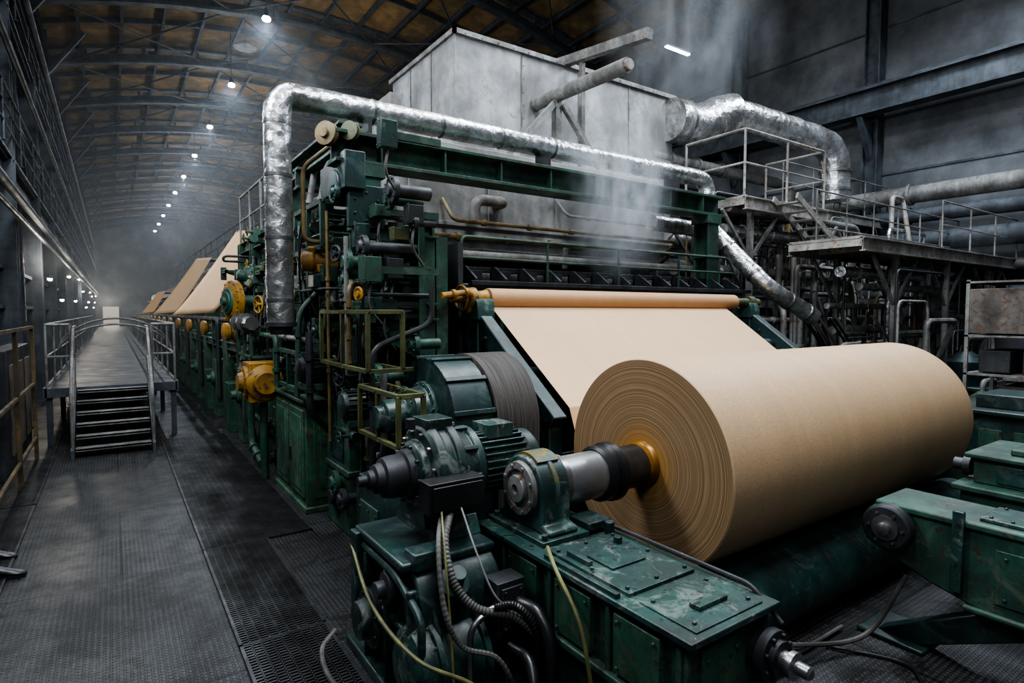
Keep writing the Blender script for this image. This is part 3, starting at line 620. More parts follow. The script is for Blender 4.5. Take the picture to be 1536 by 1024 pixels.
m=MB(); m.lathe((1.72,5.55,3.86),(-.8,-.6,0),[(0,.11),(.02,.11),(.022,.085),(.045,.085),(.047,.11),(.065,.11),(.067,.05),(.09,.04)],26); m.out('pulley',BRASS,T)
m=MB(); m.lathe((1.92,5.48,3.9),(-.8,-.6,0),[(0,.09),(.02,.09),(.022,.07),(.045,.07),(.047,.09),(.06,.09),(.062,.03)],24); m.out('pulley',OLIVE,T)
T=thing('yellow_handrail','bent yellow painted pipe beside the gantry top','pipe',(1.5,5.8,3))
m=MB(); m.tube(fillet([(1.78,5.7,3.8),(1.58,5.95,3.62),(1.58,5.95,2.9),(2.0,5.95,2.9)],.1),.024,10); m.out('pipe',BRASS,T)
# ------------------------------------------------------------------ foil ducts
def jit(P,mx=.3):
    o=[P[0]]
    for a,b in zip(P[:-1],P[1:]):
        k=max(1,int((b-a).length/mx)); o+=[a.lerp(b,(j+1)/k) for j in range(k)]
    return o
def bands(T,lst,mat=STEEL):
    for p,ax,r,w_ in lst:
        m=MB(); m.lathe(p,ax,[(0,r),(w_,r)],28); m.out('band',mat,T)
T=thing('foil_duct','shiny foil-wrapped duct arching over the machine then sloping down','duct',(1.35,5.9,2.1))
D0,D1,D2=Vector((7.85,5.9,3.5)),Vector((8.12,5.05,2.55)),Vector((8.95,4.8,2.12))
P=fillet([(1.36,6.0,2.1),(1.36,6.0,4.3),(7.85,6.0,4.3),D0,D1,D2],.22,5)
m=MB(); PP=jit(P,.1); m.tube(PP,.13,28,rf=lambda i:.127+.002*math.sin(i*1.7)+.002*random.random()); m.out('lagging',FOIL,T)
bands(T,[((x,6.,4.3),AX,.133,.03) for x in (2.3,3.1,3.9,4.7,5.5,6.3,7.1)]+[((1.36,6.,z),(0,0,1),.133,.03) for z in (2.3,2.9,3.5,4.0)]+[(D0.lerp(D1,t),D1-D0,.14,.04) for t in (.3,.75)]+[(D1.lerp(D2,t),D2-D1,.14,.04) for t in (.4,.8)])
m=MB(); m.lathe((1.36,6.,2.1),(0,0,-1),[(0,.15),(.04,.15),(.05,.11),(.12,.1)],24); m.out('flange',DARK,T)
for x in (2.2,4.5,6.9): MB().bx(x-.02,x+.02,5.75,6.02,3.92,4.17).out('hanger',DARK,T)
T=thing('branch_duct','short foil-wrapped branch duct joining behind the gantry column','duct',(7,5.9,3.4))
m=MB(); m.tube(jit([Vector((6.6,6.0,3.52)),Vector((7.8,5.93,3.48))],.12),.12,24,rf=lambda i:.118+.004*math.sin(i*1.9)); m.out('lagging',FOIL,T)
T=thing('exhaust_duct','large crinkled foil exhaust duct leaving the hood','duct',(10,7.2,5.5))
P=fillet([(8.6,7.4,5.75),(9.4,7.4,5.75),(10.0,7.2,6.1),(11.4,6.9,5.95),(13.,6.6,5.75),(13.,6.6,4.6)],.5,6)
m=MB(); m.tube(jit(P,.2),.4,28,rf=lambda i:(.38 if i<14 else .29)+.010*math.sin(i*2.1)+.006*random.random()); m.out('lagging',FOIL,T)
bands(T,[((8.85,7.4,5.75),AX,.42,.06),((13.,6.6,5.2),(0,0,1),.32,.05),((13,6.6,4.8),(0,0,1),.32,.05)])
# ------------------------------------------------------------------ hood
T=thing('extraction_hood','huge grey-white riveted metal extraction hood above the machine','hood',(6.4,8.3,3))
m=MB(); m.bx(4.15,8.8,7.5,9.75,4.1,6.2); m.out('upper_box',PANEL,T,bev=.01)
m=MB()
for i in range(1,4):
    x=4.15+4.65*i/4; m.bx(x-.01,x+.01,7.486,7.5,4.1,6.18)
for i in range(1,3):
    y=7.5+2.25*i/3; m.bx(4.136,4.15,y-.01,y+.01,4.1,6.18)
m.bx(4.1,8.85,7.45,7.5,6.17,6.24); m.bx(4.1,4.15,7.45,9.8,6.17,6.24)
m.bolts([(4.3+.28*i,7.45,6.2) for i in range(17)],(0,-1,0),.014,.01); m.bolts([(4.15+4.65*i/4+.04,7.5,4.4+.2*k) for i in range(1,4) for k in range(9)],(0,-1,0),.010,.006); m.out('seam_flange',CORAL,T)
m=MB(); m.bx(3.95,6.2,9.4,11.8,3.8,5.9); m.out('rear_box',PANEL2,T,bev=.01)
m=MB(); m.prism([(2.8,2.95),(7.6,2.95),(7.6,4.1),(7.3,4.3),(3.1,4.3),(2.8,4.1)],'y',6.5,9.4); m.out('lower_box',PANEL2,T,bev=.01)
m=MB()
for z,y in ((2.95,6.38),(3.12,6.42),(3.28,6.46)): m.bx(2.76,7.64,y,6.52,z,z+.05)
for i in range(5): m.bx(2.95+i*1.12,2.97+i*1.12,6.48,6.52,3.3,4.1)
m.out('ledge',PANEL2,T,bev=.004)
for x,y,z0,z1 in ((7.2,6.8,0,2.95),(3.1,9.2,0,2.95),(7.2,9.2,0,2.95),(8.3,9.5,0,4.1)):
    m=MB(); m.ibeam((x,y,z0),(x,y,z1),.2,.2,.02); m.out('support_leg',DTEAL,T)
for z,y,x0,x1,r in ((3.30,6.2,3.4,7.4,.026),(3.1,6.15,3.0,7.2,.032),(3.52,6.25,5.2,7.5,.022)):
    m=MB(); m.tube(fillet([(x0,y+.3,z+.3),(x0,y,z),(x1,y,z),(x1,y+.3,z-.2)],.1),r,10)
    for k in range(3): xx=x0+.4+k*.7; m.lathe((xx,y,z),AX,[(0,r*1.6),(.05,r*1.6)],12)
    m.out('condensate_pipe',BRASS if r>.024 else CORAL,loc=(x0,y,z),top=('thin brass-coloured pipe running across the hood front','pipe'),group='hood front pipes')
T=thing('hood_elbow_pipe','grey bent pipe on the front of the lower hood','pipe',(4.3,6.3,3.3))
m=MB(); m.tube(fillet([(3.75,6.3,3.3),(3.75,6.3,3.6),(4.2,6.3,3.6),(4.2,6.5,3.6)],.15),.07,14); m.out('pipe',CORAL,T)
m=MB(); m.tube(fillet([(5.2,6.3,2.8),(5.2,6.3,3.1),(5.5,6.3,3.1)],.1),.04,10); m.out('branch_pipe',CORAL,T)
T=thing('hood_support_frame','worn steel pipe and braces standing before the hood','frame',(5.6,6.9,4.3))
m=MB(); m.cyl((5.57,5.5,5.38),(5.57,7.5,5.45),.1,n=20); m.cyl((5.57,5.45,5.38),(5.57,5.5,5.38),.07,n=20); m.out('cross_pipe',CORAL,T)
m=MB(); m.beam((6.2,5.7,6.02),(6.2,7.9,6.32),.12,.14); m.out('cross_beam',CORAL,T)
for a_,b_,w_ in (((5.57,6.95,4.28),(5.57,6.95,5.35),.11),((4.55,6.9,4.3),(5.5,6.9,5.3),.08),((6.55,6.9,4.3),(5.65,6.9,5.3),.08),((6.2,7.1,4.3),(6.2,7.1,6.1),.07)):
    m=MB(); m.beam(a_,b_,w_,w_); m.out('brace',CORAL,T)
# ------------------------------------------------------------------ tending-side machinery
def motor(T,c,ax,r,L,mat,nm='motor_body'):
    m=MB(); m.lathe(c,ax,[(0,r*.4),(.02,r*.9),(L*.1,r),(L*.75,r),(L*.78,r*1.1),(L*.95,r*1.05),(L,r*.8)],28)
    q=Vector((0,0,1)).rotation_difference(Vector(ax).normalized()).to_matrix()
    for k in range(18):
        a=2*math.pi*k/18; p=Vector(c)+q@Vector((r*1.05*math.cos(a),r*1.05*math.sin(a),L*.42)); e=q@Vector((math.cos(a),math.sin(a),0))
        m.beam(p-Vector(ax).normalized()*L*.3,p+Vector(ax).normalized()*L*.3,.008,r*.2,e)
    m.out(nm,mat,T,bev=.002)
T=thing('control_cabinet','chipped green floor cabinet with panel doors by the aisle','cabinet',(1.95,7.1,0))
m=MB(); m.bx(1.7,2.2,6.45,7.8,.05,1.2); m.bx(1.67,2.25,6.41,7.84,0,.06); m.bx(1.66,2.24,6.41,7.84,1.2,1.24); m.out('body',CABG,T,bev=.008)
for y in (6.5,7.17): 
    m=MB(); m.bx(1.675,1.7,y,y+.58,.15,1.12); m.bx(1.665,1.675,y+.06,y+.52,.22,1.05); m.out('door',CABG,T,bev=.005)
    MB().bx(1.64,1.665,y+.46,y+.49,.5,.65).out('handle',DARK,T)
m=MB(); m.bx(1.78,2.14,6.43,6.45,.15,1.1); m.bx(1.84,2.08,6.42,6.43,.25,1.0); m.out('side_panel',CABG,T,bev=.004)
def frame_thing(name,lab,y0,y1,z0,z1,x=1.68,mat=OLIVE,d=.3,w=.035,cat='guard frame'):
    T=thing(name,lab,cat,(x,(y0+y1)/2,z0))
    m=MB()
    for xx in (x,x+d):
        m.beam((xx,y0,z0),(xx,y1,z0),w,w);m.beam((xx,y0,z1),(xx,y1,z1),w,w)
        for y in (y0,(y0+y1)/2,y1): m.beam((xx,y,z0),(xx,y,z1),w,w)
    for y in (y0,y1):
        for z in (z0,z1): m.beam((x,y,z),(x+d,y,z),w,w)
        m.beam((x+d,y,z0),(2.4,y,z0),w,w)
    m.out('bars',mat,T,bev=.003)
    return T
frame_thing('guard_cage','olive painted square-bar guard cage around the drive',4.5,5.75,1.72,2.2)
frame_thing('guard_cage','olive painted square-bar guard cage around the drive',3.95,4.75,1.2,1.58,1.7,OLIVE,.2)
frame_thing('guard_cage','green square-bar guard cage on the machine side',8.3,9.2,1.6,2.0,1.5,GREEN2)
frame_thing('guard_cage','green square-bar guard cage on the machine side',6.4,7.5,1.35,1.75,1.65,GREEN,.5,.045)
frame_thing('guard_cage','green square-bar guard cage on the machine side',5.9,6.9,2.85,3.3,1.75,GREEN,.4,.05)
T=thing('side_frame','massive dark green machine side frame with openings','machine frame',(2.6,6.5,0))
def windowed(m,x0,x1,y0,y1,z0,z1,wins):
    ys=sorted({y0,y1,*[w[0] for w in wins],*[w[1] for w in wins]}); zs=sorted({z0,z1,*[w[2] for w in wins],*[w[3] for w in wins]})
    for a,b in zip(ys[:-1],ys[1:]):
        for c,d in zip(zs[:-1],zs[1:]):
            cy,cz=(a+b)/2,(c+d)/2
            if any(w[0]<cy<w[1] and w[2]<cz<w[3] for w in wins): continue
            m.bx(x0,x1,a,b,c,d)
m=MB(); windowed(m,2.5,2.62,4.9,9.8,0,2.9,[(5.,5.5,.4,1.1),(5.8,6.6,1.3,2.1),(6.9,7.8,1.4,2.5),(8.1,9.,.5,1.3),(8.2,9.3,1.7,2.5)]); m.out('plate',GREEN,T)
for y in (4.95,5.65,6.75,7.95,9.5):
    m=MB(); m.ibeam((2.38,y,0),(2.38,y,3.1),.16,.2,.02); m.out('upright',GREEN,T,bev=.003)
for z in (1.2,2.2,2.95):
    m=MB(); m.ibeam((2.42,4.8,z),(2.42,9.7,z),.12,.16,.02); m.out('rib',GREEN,T,bev=.003)
m=MB(); m.bx(2.9,2.95,5.2,10,0,2.9); m.out('dark_backing',DARK,T)  # added dark sheet standing in for the shade inside the machine
T=thing('tall_side_frame','tall green steel frame bay packed with plates and braces','machine frame',(2.1,10.,0))
for y in (8.6,9.9,11.2,12.4):
    m=MB(); m.ibeam((2.15,y,0),(2.15,y,3.5),.2,.22,.025); m.out('upright',GREEN2,T,bev=.003)
for z in (1.3,2.25,3.42):
    m=MB(); m.ibeam((2.15,8.5,z),(2.15,12.5,z),.16,.2,.02); m.out('rail',GREEN2,T,bev=.003)
for y0_,z0_ in ((8.7,2.35),(10.0,1.4),(10.0,2.4),(11.3,2.35),(11.3,1.4)):
    m=MB(); m.bx(2.2,2.25,y0_,y0_+1.1,z0_,z0_+.85); m.bolts([(2.2,y0_+a,z0_+b) for a in (.08,1.02) for b in (.08,.77)],(-1,0,0),.015,.015); m.out('plate',GREEN,T,bev=.004)
m=MB(); m.beam((2.1,8.7,2.4),(2.1,9.8,3.3),.07,.09); m.out('brace',GREEN,T)
railing('grey tubular handrail on top of the green side frame',[(2.1,8.6,3.5),(2.1,12.4,3.5)],.9,1.,CORAL,1)
def bearing(lab,c,r,mat,ax=(-1,0,0),L=.3):
    T=thing('bearing_housing',lab,'bearing housing',c)
    m=MB(); m.lathe(c,ax,[(-.1,r*.9),(0,r*.9),(.01,r),(L*.3,r),(L*.32,r*.8),(L*.6,r*.75),(L*.62,r*.5),(L*.9,r*.45),(L,r*.3)],32); m.boltring(Vector(c)+Vector(ax)*L*.3,ax,r*.88,8,.013,.02); m.out('housing',mat,T,bev=.004)
    x,y,z=c; m=MB(); m.prism([(y-r*.9,z-r*1.4),(y+r*.9,z-r*1.4),(y+r*.6,z-r*.3),(y-r*.6,z-r*.3)],'x',x-.02,x+.3); m.out('foot',mat,T,bev=.008)
    return T
for c,r,mt in [((2.3,5.2,1.0),.2,TEAL),((2.25,6.2,2.55),.16,GREEN),((2.3,6.9,1.9),.22,DTEAL),((2.25,7.9,2.6),.2,GREEN2),((2.2,8.7,1.2),.24,GREEN),((2.2,9.4,2.1),.2,TEAL),((2.3,5.1,2.15),.13,TEAL),((1.95,8.4,.55),.18,GREEN2),((2.2,5.7,1.6),.15,DTEAL),((2.25,7.2,3.2),.15,GREEN),((2.0,10.5,2.8),.2,GREEN2),((2.0,11.7,1.8),.22,YELLOW)]:
    bearing('round bolted bearing housing on the green side frame',c,r,mt)
def valve(lab,c,r,mat,core):
    T=thing('valve_actuator',lab,'valve',c)
    x,y,z=c; m=MB(); m.lathe(c,(-1,-.25,0),[(0,r*.5),(.05,r),(.13,r),(.15,r*.85),(.17,r*.6)],36); m.boltring((x-.13,y-.03,z),(-1,-.25,0),r*.92,12,.016,.022); m.out('disc',mat,T,bev=.004)
    m=MB(); m.lathe((x-.16,y-.04,z),(-1,-.25,0),[(0,r*.62),(.03,r*.6),(.035,r*.45),(.05,r*.43),(.055,r*.2),(.1,r*.18)],28); m.out('hub',core,T)
    m=MB(); m.cyl((x,y,z),(x+.7,y,z),r*.3); m.cyl((x+.1,y,z),(x+.1,y,z-.5),.05); m.out('stem',GREEN,T); return T
valve('round yellow valve actuator with green centre',(1.6,9.7,2.36),.32,YELLOW,GREEN2)
T=thing('yellow_gearbox','bulky yellow gearbox bolted to the machine side','gearbox',(1.6,7.9,1.1))
m=MB(); m.bx(1.4,1.75,7.9,8.35,1.05,1.55); m.lathe((1.58,8.12,1.3),(0,-1,0),[(.2,.22),(.25,.23),(.29,.16),(.36,.14)],28); m.lathe((1.41,8.12,1.3),(-1,0,0),[(0,.2),(.05,.2),(.06,.13),(.12,.11)],28); m.boltring((1.36,8.12,1.3),(-1,0,0),.17,8); m.out('housing',YELLOW,T,bev=.02)
m=MB(); m.beam((1.75,8.1,1.3),(2.45,8.1,1.3),.1,.1); m.out('mount',GREEN,T); MB().cyl((1.6,8.1,1.05),(1.6,8.1,.0),.05).out('pillar',GREEN,T)
T=thing('yellow_actuator','small yellow pneumatic actuator with steel rod','actuator',(1.8,6.05,2.6))
m=MB(); m.lathe((1.6,6.15,2.72),(.95,-.3,0),[(0,.06),(.02,.1),(.12,.11),(.14,.085),(.26,.085),(.28,.11),(.36,.11),(.38,.06)],24); m.bx(1.72,1.9,5.98,6.14,2.6,2.68); m.lathe((1.7,6.1,2.8),(0,0,1),[(0,.05),(.05,.05),(.07,.03)],14); m.out('body',YELLOW,T,bev=.008)
m=MB(); m.tube([(1.95,6.04,2.66),(2.9,5.75,2.6)],.03,12); m.out('rod',STEEL,T)
m=MB(); m.bx(1.68,2.4,6.0,6.2,2.45,2.58); m.out('mount',DTEAL,T,bev=.008)
T=thing('cylinder_drive','dark steel hydraulic cylinder across the frame','cylinder',(2.5,5.5,2.55))
m=MB(); m.lathe((2.2,5.35,2.6),AX,[(0,.07),(.02,.1),(.3,.1),(.32,.12),(.38,.12),(.4,.05),(.6,.05)],24); m.out('barrel',DARK,T); m=MB(); m.bx(2.2,2.7,5.25,5.5,2.4,2.5); m.out('mount',GREEN,T)
T=thing('drive_motor','dark finned electric motor mounted at the machine side','motor',(2.0,6.0,1.5))
motor(T,(1.55,6.2,1.6),(1,0,0),.13,.5,DARK); m=MB(); m.bx(1.6,2.45,6.05,6.35,1.39,1.46); m.out('mount',GREEN,T,bev=.005)
T=thing('drive_motor','teal finned electric motor mounted at the machine side','motor',(2.0,4.9,1.3))
motor(T,(1.6,5.0,1.38),(1,0,0),.12,.45,DTEAL); m=MB(); m.bx(1.65,2.35,4.9,5.1,1.2,1.26); m.out('mount',GREEN,T,bev=.005); MB().bx(1.95,2.1,4.93,5.07,0,1.2).out('pillar',GREEN,T)
for i,(x0,x1,y0,y1,z0,z1,mt,lab) in enumerate([
  (1.85,2.4,5.15,5.75,2.3,2.5,DTEAL,'dark teal bracket block on the side frame'),
  (1.9,2.35,6.35,6.95,1.3,2.0,GREEN2,'green gear case with bolted lid above the cabinet'),
  (1.95,2.4,4.9,5.3,.0,.95,GREEN,'green drive case standing on the floor'),
  (1.75,2.2,6.6,7.4,2.3,2.6,GREEN2,'green valve block on the side frame'),
  (1.8,2.35,8.0,8.6,.0,.9,GREEN2,'green gear case standing on the floor'),
  (1.75,2.3,9.0,9.8,.0,1.3,CABG,'green gear case standing on the floor'),
  (1.85,2.36,5.5,6.2,.0,1.3,GREEN2,'green gear case standing on the floor'),
  (1.55,1.95,3.85,4.45,.0,.95,DTEAL,'dark teal gear case standing on the floor'),
  (1.95,2.36,5.8,6.3,1.65,2.4,GREEN2,'green upright gear case on the side frame'),
  (1.95,2.36,7.5,8.0,1.6,2.4,GREEN,'green upright gear case on the side frame'),
  (1.6,2.1,8.9,9.6,1.45,1.6,TEAL,'teal platform bracket on the side frame')]):
    T=thing('gear_case',lab,'machine housing',((x0+x1)/2,(y0+y1)/2,z0))
    dx,dy,dz=x1-x0,y1-y0,z1-z0
    m=MB(); m.prism([(y0,z0),(y1,z0),(y1,z1-dz*.15),(y1-dy*.12,z1),(y0+dy*.12,z1),(y0,z1-dz*.15)],'x',x0,x1); m.bx(x0-.02,x1+.02,y0-.02,y1+.02,z0+dz*.45,z0+dz*.5); m.out('case',mt,T,bev=.012)
    m=MB(); m.bx(x0-.015,x0,y0+dy*.2,y1-dy*.2,z0+dz*.55,z1-dz*.2); m.bolts([(x0-.015,y0+dy*(.24+.52*a),z0+dz*(.6+.15*b)) for a in (0,.5,1) for b in (0,1)],(-1,0,0),.01,.01); m.out('cover',DTEAL if mt is not DTEAL else GREEN,T,bev=.004)
    m=MB(); m.lathe((x0,(y0+y1)/2,z0+dz*.25),(-1,0,0),[(0,min(dy,dz)*.2),(.03,min(dy,dz)*.2),(.04,min(dy,dz)*.12),(.09,min(dy,dz)*.1)],20); m.out('shaft_cap',DARK,T,bev=.004)
pp=[([(1.7,5.0,1.75),(1.7,5.0,2.45),(2.1,5.4,2.45)],.022,BRASS),([(1.62,7.4,1.3),(1.62,7.4,1.9),(1.62,8.8,1.9)],.035,GREEN2),
 ([(1.75,4.6,.3),(1.75,4.6,1.9),(2.3,4.6,2.1),(2.3,4.6,2.4)],.025,DARK),([(1.66,8.6,.1),(1.66,9.3,.25),(1.66,9.3,1.4),(2.0,9.3,1.5)],.05,GREEN),
 ([(1.7,6.2,1.9),(1.7,7.6,1.9),(1.7,7.6,2.9),(2.3,7.6,3.1)],.03,CORAL),([(1.9,5.9,2.9),(1.9,8.4,2.9)],.05,GREEN),([(1.8,6.3,3.1),(1.8,8.2,3.1)],.06,DARK),
 ([(2.5,4.8,2.35),(2.9,4.9,2.4),(2.9,5.0,2.2)],.03,YELLOW),([(1.95,5.1,.1),(1.9,5.0,.9),(1.85,4.6,1.0),(1.85,4.6,1.7)],.03,CORAL),([(1.75,9.9,2.6),(2.0,9.9,2.9),(2.0,12,2.9)],.06,OLIVE),
 ([(1.5,8.2,2.05),(1.5,9.4,2.05),(1.9,9.6,2.05)],.09,STEEL),([(1.6,5.9,2.),(1.6,5.9,1.2),(1.9,6.1,.9)],.035,DARK),
 ([(2.2,4.9,2.4),(2.2,8.2,2.4)],.04,DARK),([(2.1,5.0,1.1),(2.1,6.3,1.15)],.045,DTEAL),([(2.0,4.9,2.05),(2.0,9.,2.05)],.03,GREEN),([(1.6,6.4,1.3),(1.65,6.45,2.2),(2.1,6.45,2.7)],.03,GREEN),
 ([(2.25,5.2,3.3),(2.25,8.1,3.3)],.05,DTEAL),([(2.1,5.9,3.),(2.6,6.3,3.3),(2.9,6.4,3.3)],.05,CORAL),([(1.8,5.35,.9),(1.8,5.35,2.9)],.022,CORAL),([(1.78,5.85,.9),(1.78,5.85,3.2)],.018,BRASS)]
for p,r,mt in pp:
    m=MB(); m.tube(fillet(p,.12),r,10)
    d=(Vector(p[1])-Vector(p[0])); m.lathe(Vector(p[0])+d*.3,d,[(0,r*1.5),(.04,r*1.5)],12); m.lathe(Vector(p[0])+d*.7,d,[(0,r*1.5),(.04,r*1.5)],12)
    m.out('machine_pipe',mt,loc=p[0],top=('painted pipe bent around the machine side frame','pipe'),group='machine side pipes')
for c,r,mt in [((1.6,8.3,2.3),.11,YELLOW),((1.65,6.9,2.75),.09,OLIVE),((1.7,5.3,1.6),.08,DARK),((1.55,9.2,1.75),.11,GREEN2),((1.7,4.75,2.35),.05,YELLOW),((1.75,5.5,2.75),.07,DARK)]:
    T=thing('hand_wheel','spoked hand wheel on a valve stem','hand wheel',c); m=MB(); m.wheel(c,(-1,-.3,0),r,.013,5); m.out('rim',mt,T); m=MB(); m.cyl(c,Vector(c)+Vector((.7,.1,0)),.018,n=10); m.out('stem',DARK,T)
# generated dense fittings on the side frame
rnd=random.Random(21)
cols=[GREEN,GREEN,DTEAL,GREEN2,GREEN2,DARK,TEAL,DARK,OLIVE,GREEN,CORAL]
for i in range(234):
    y=rnd.uniform(4.7,12.2) if i%3 else rnd.uniform(4.6,6.4); z=rnd.uniform(.25,3.6); x=rnd.uniform(1.72,2.15); mt=rnd.choice(cols); k=i%6
    if 6.2<y<8.0 and z<1.4: z+=1.25
    if k==0:
        T=thing('junction_box','small bolted junction box on the machine side','junction box',(x,y,z)); w_,h_=rnd.uniform(.08,.2),rnd.uniform(.08,.24)
        m=MB(); m.bx(x,x+.14,y,y+w_,z,z+h_); m.bx(x-.012,x,y-.008,y+w_+.008,z-.008,z+h_+.008); m.bolts([(x-.012,y+a*w_,z+b*h_) for a in (.08,.92) for b in (.08,.92)],(-1,0,0),.008,.008); m.out('case',mt,T,bev=.005)
        m=MB(); m.beam((x+.14,y+w_/2,z+h_/2),(2.42,y+w_/2,z+h_/2),.04,.06); m.out('mount',GREEN,T)
        m=MB(); m.tube(cr([(x+.07,y+w_/2,z),(x+.05,y+w_/2,z-.2),(x+.2,y+w_/2+.1,z-.35)],5),.012,6); m.out('conduit',CABLE,T)
    elif k==1:
        T=thing('bracket','welded steel bracket with gusset on the side frame','bracket',(x,y,z)); L=rnd.uniform(.2,.5)
        m=MB(); m.bx(x,2.42,y,y+.05,z,z+.05); m.bx(x,x+.05,y-.0,y+L,z,z+.06); m.prism([(x,z),(x+.05,z),(2.4,z-.25),(2.4,z)],'y',y+.02,y+.035); m.bx(x-.02,x+.08,y+L-.02,y+L,z-.12,z+.12); m.bolts([(x,y+L*a,z+.03) for a in (.2,.5,.8)],(-1,0,0),.012,.015); m.out('plate',mt,T,bev=.004)
    elif k==2:
        T=thing('valve','small flanged valve with hand wheel on the machine side','valve',(x,y,z)); r=rnd.uniform(.03,.05)
        m=MB(); m.lathe((x+.1,y-.1,z),(0,1,0),[(0,r*1.5),(.02,r*1.5),(.021,r),(.07,r*1.3),(.1,r*1.4),(.13,r*1.3),(.18,r),(.181,r*1.5),(.2,r*1.5)],18); m.cyl((x+.1,y,z),(x-.02,y,z),r*.5,n=12); m.tube([(x+.1,y+.1,z),(x+.1,y+.35,z),(2.4,y+.4,z)],r*.8,10); m.out('body',mt,T)
        m=MB(); m.wheel((x-.03,y,z),(-1,0,0),r*1.6,.009,4); m.out('wheel',rnd.choice([DARK,OLIVE,YELLOW,GREEN]),T)
    elif k==3:
        r=rnd.uniform(.05,.11); T=thing('flanged_shaft_end','round flanged shaft end with hub on the machine side','shaft end',(x,y,z))
        m=MB(); m.lathe((2.4,y,z),(-1,0,0),[(0,r*.6),(2.4-x-.08,r*.6),(2.4-x-.075,r*1.2),(2.4-x-.03,r*1.2),(2.4-x-.025,r*.7),(2.4-x,r*.5)],22); m.boltring((x+.03,y,z),(-1,0,0),r,7,.01,.014); m.out('hub',mt,T,bev=.003)
    elif k==4:
        T=thing('air_cylinder','slim pneumatic cylinder with rod on the side frame','cylinder',(x,y,z)); dy,dz=rnd.uniform(-.1,.4),rnd.uniform(.2,.4)
        a=Vector((x,y,z)); b=Vector((x+.05,y+dy,z+dz)); c=a.lerp(b,1.5)
        m=MB(); m.cyl(a,b,.035,n=16); m.cyl(b,b+(b-a).normalized()*.03,.045,n=16); m.cyl(a,a-(b-a).normalized()*.03,.045,n=16); m.cyl(b,c,.014,n=10); m.beam(a,(2.42,y,z),.04,.05); m.beam(c,(2.42,c.y,c.z),.04,.05); m.out('barrel',rnd.choice([CORAL,DARK,mt]),T)
    else:
        y2=y+rnd.uniform(.3,1.4); dz=rnd.uniform(-.5,.5); z2=min(3.2,max(.2,z+dz)); r=rnd.uniform(.010,.026)
        m=MB(); m.tube(fillet([(2.4,y,z),(x,y,z),(x,y2,z),(x,y2,z2),(2.4,y2,z2)],.06,4),r,8); m.out('machine_pipe',rnd.choice([BRASS,CORAL,GREEN,GREEN2,DARK,DTEAL,DARK]),loc=(x,y,z),top=('thin pipe looped out from the machine side frame','pipe'),group='machine side pipes')
for i in range(20):
    y=4.5+random.random()*5.5; z=2.6-random.random()*.5; x=1.7+random.random()*.2
    if 6.2<y<7.8: z+=.9
    pts=[(x,y,z),(x-.05,y+.1,z-.5-random.random()*.3),(x+.05,y+.3*random.random(),z-1.1),(x+.15,y+.4,z-1.4)]
    MB().tube(cr(pts,6),.012,6).out('cable',BLACK if i%3 else CABLE,loc=pts[0],top=('thin loose cable hanging on the machine side','cable'),group='side cables')
# ------------------------------------------------------------------ dryer section
DX=.5
T=thing('dryer_unit','green dryer frame with dark cylinders and bearing caps','dryer section',(2.2,10.5,0))
for y in (10.6,12.2): m=MB(); m.ibeam((1.95+DX,y,0),(1.95+DX,y,3.),.2,.26,.025); m.out('leg',GREEN2,T)
m=MB(); m.ibeam((1.95+DX,10.2,1.05),(1.95+DX,13.2,1.05),.2,.24,.025); m.out('beam',GREEN2,T)
m=MB(); m.ibeam((1.95+DX,10.2,2.9),(1.95+DX,13.2,2.9),.2,.2,.025); m.beam((1.95+DX,10.6,1.1),(1.95+DX,12.2,2.8),.08,.1); m.out('beam',GREEN2,T)
for y,z in ((11.,1.75),(12.5,1.75),(11.8,2.4)):
    m=MB(); m.lathe((2.3+DX,y,z),AX,[(0,.3),(.02,.5),(4.3,.5)],40); m.out('dryer_cylinder',DARK,T)
    m=MB(); m.lathe((2.25+DX,y,z),(-1,0,0),[(0,.2),(.15,.2),(.16,.14),(.4,.12),(.42,.06)],24); m.boltring((2.1+DX,y,z),(-1,0,0),.17,8); m.out('bearing_cap',YELLOW if z>2 else TEAL,T)
m=MB(); m.bx(1.75,2.15,10.5,10.95,0,1.2); m.lathe((1.75,10.72,.8),(-1,0,0),[(0,.15),(.06,.15),(.07,.08),(.15,.07)],20); m.out('gear_case',CABG,T,bev=.01)
m=MB(); m.bx(1.7,2.15,11.6,12.0,.0,.9); m.bx(1.8,2.2,12.4,12.9,0,1.7); m.out('drive_case',GREEN2,T,bev=.01)
m=MB(); m.tube(fillet([(1.8,10.4,.4),(1.8,10.4,2.05),(1.8,13.,2.05)],.15),.05,10); m.out('steam_pipe',DARK,T)
m=MB(); m.tube([(2.25,10.2,2.5),(2.25,13.2,2.5)],.04,8); m.out('steam_pipe',BRASS,T)
m=MB(); m.ibeam((1.85,10.3,1.55),(1.85,13.3,1.55),.1,.14,.015); m.beam((1.85,11.3,0),(1.85,11.3,2.05),.1,.1); m.beam((1.85,12.7,1.5),(1.85,12.7,2.05),.1,.1); m.out('outer_frame',GREEN2,T)
m=MB(); m.lathe((1.72,11.4,1.85),(-1,-.2,0),[(0,.1),(.04,.16),(.1,.16),(.12,.06)],20); m.beam((1.8,11.4,1.85),(2.4,11.4,1.85),.06,.06); m.out('valve',YELLOW,T)
for i in range(1,15): dup(T,(0,3.05*i,0),'dryer units')
T=thing('dryer_hood','long dark hood over the drying cylinders','hood',(4,30,3.2))
m=MB(); m.prism([(2.85,3.12),(7.6,3.12),(7.6,3.5),(7.2,3.7),(3.0,3.7),(2.85,3.6)],'y',12.6,60); m.out('canopy',DARK,T,bev=.01)
railing('grey tubular railing along the top of the dryer hood',[(3.,12.8,3.7),(3.,45,3.7)],1.,1.5,CORAL,2)
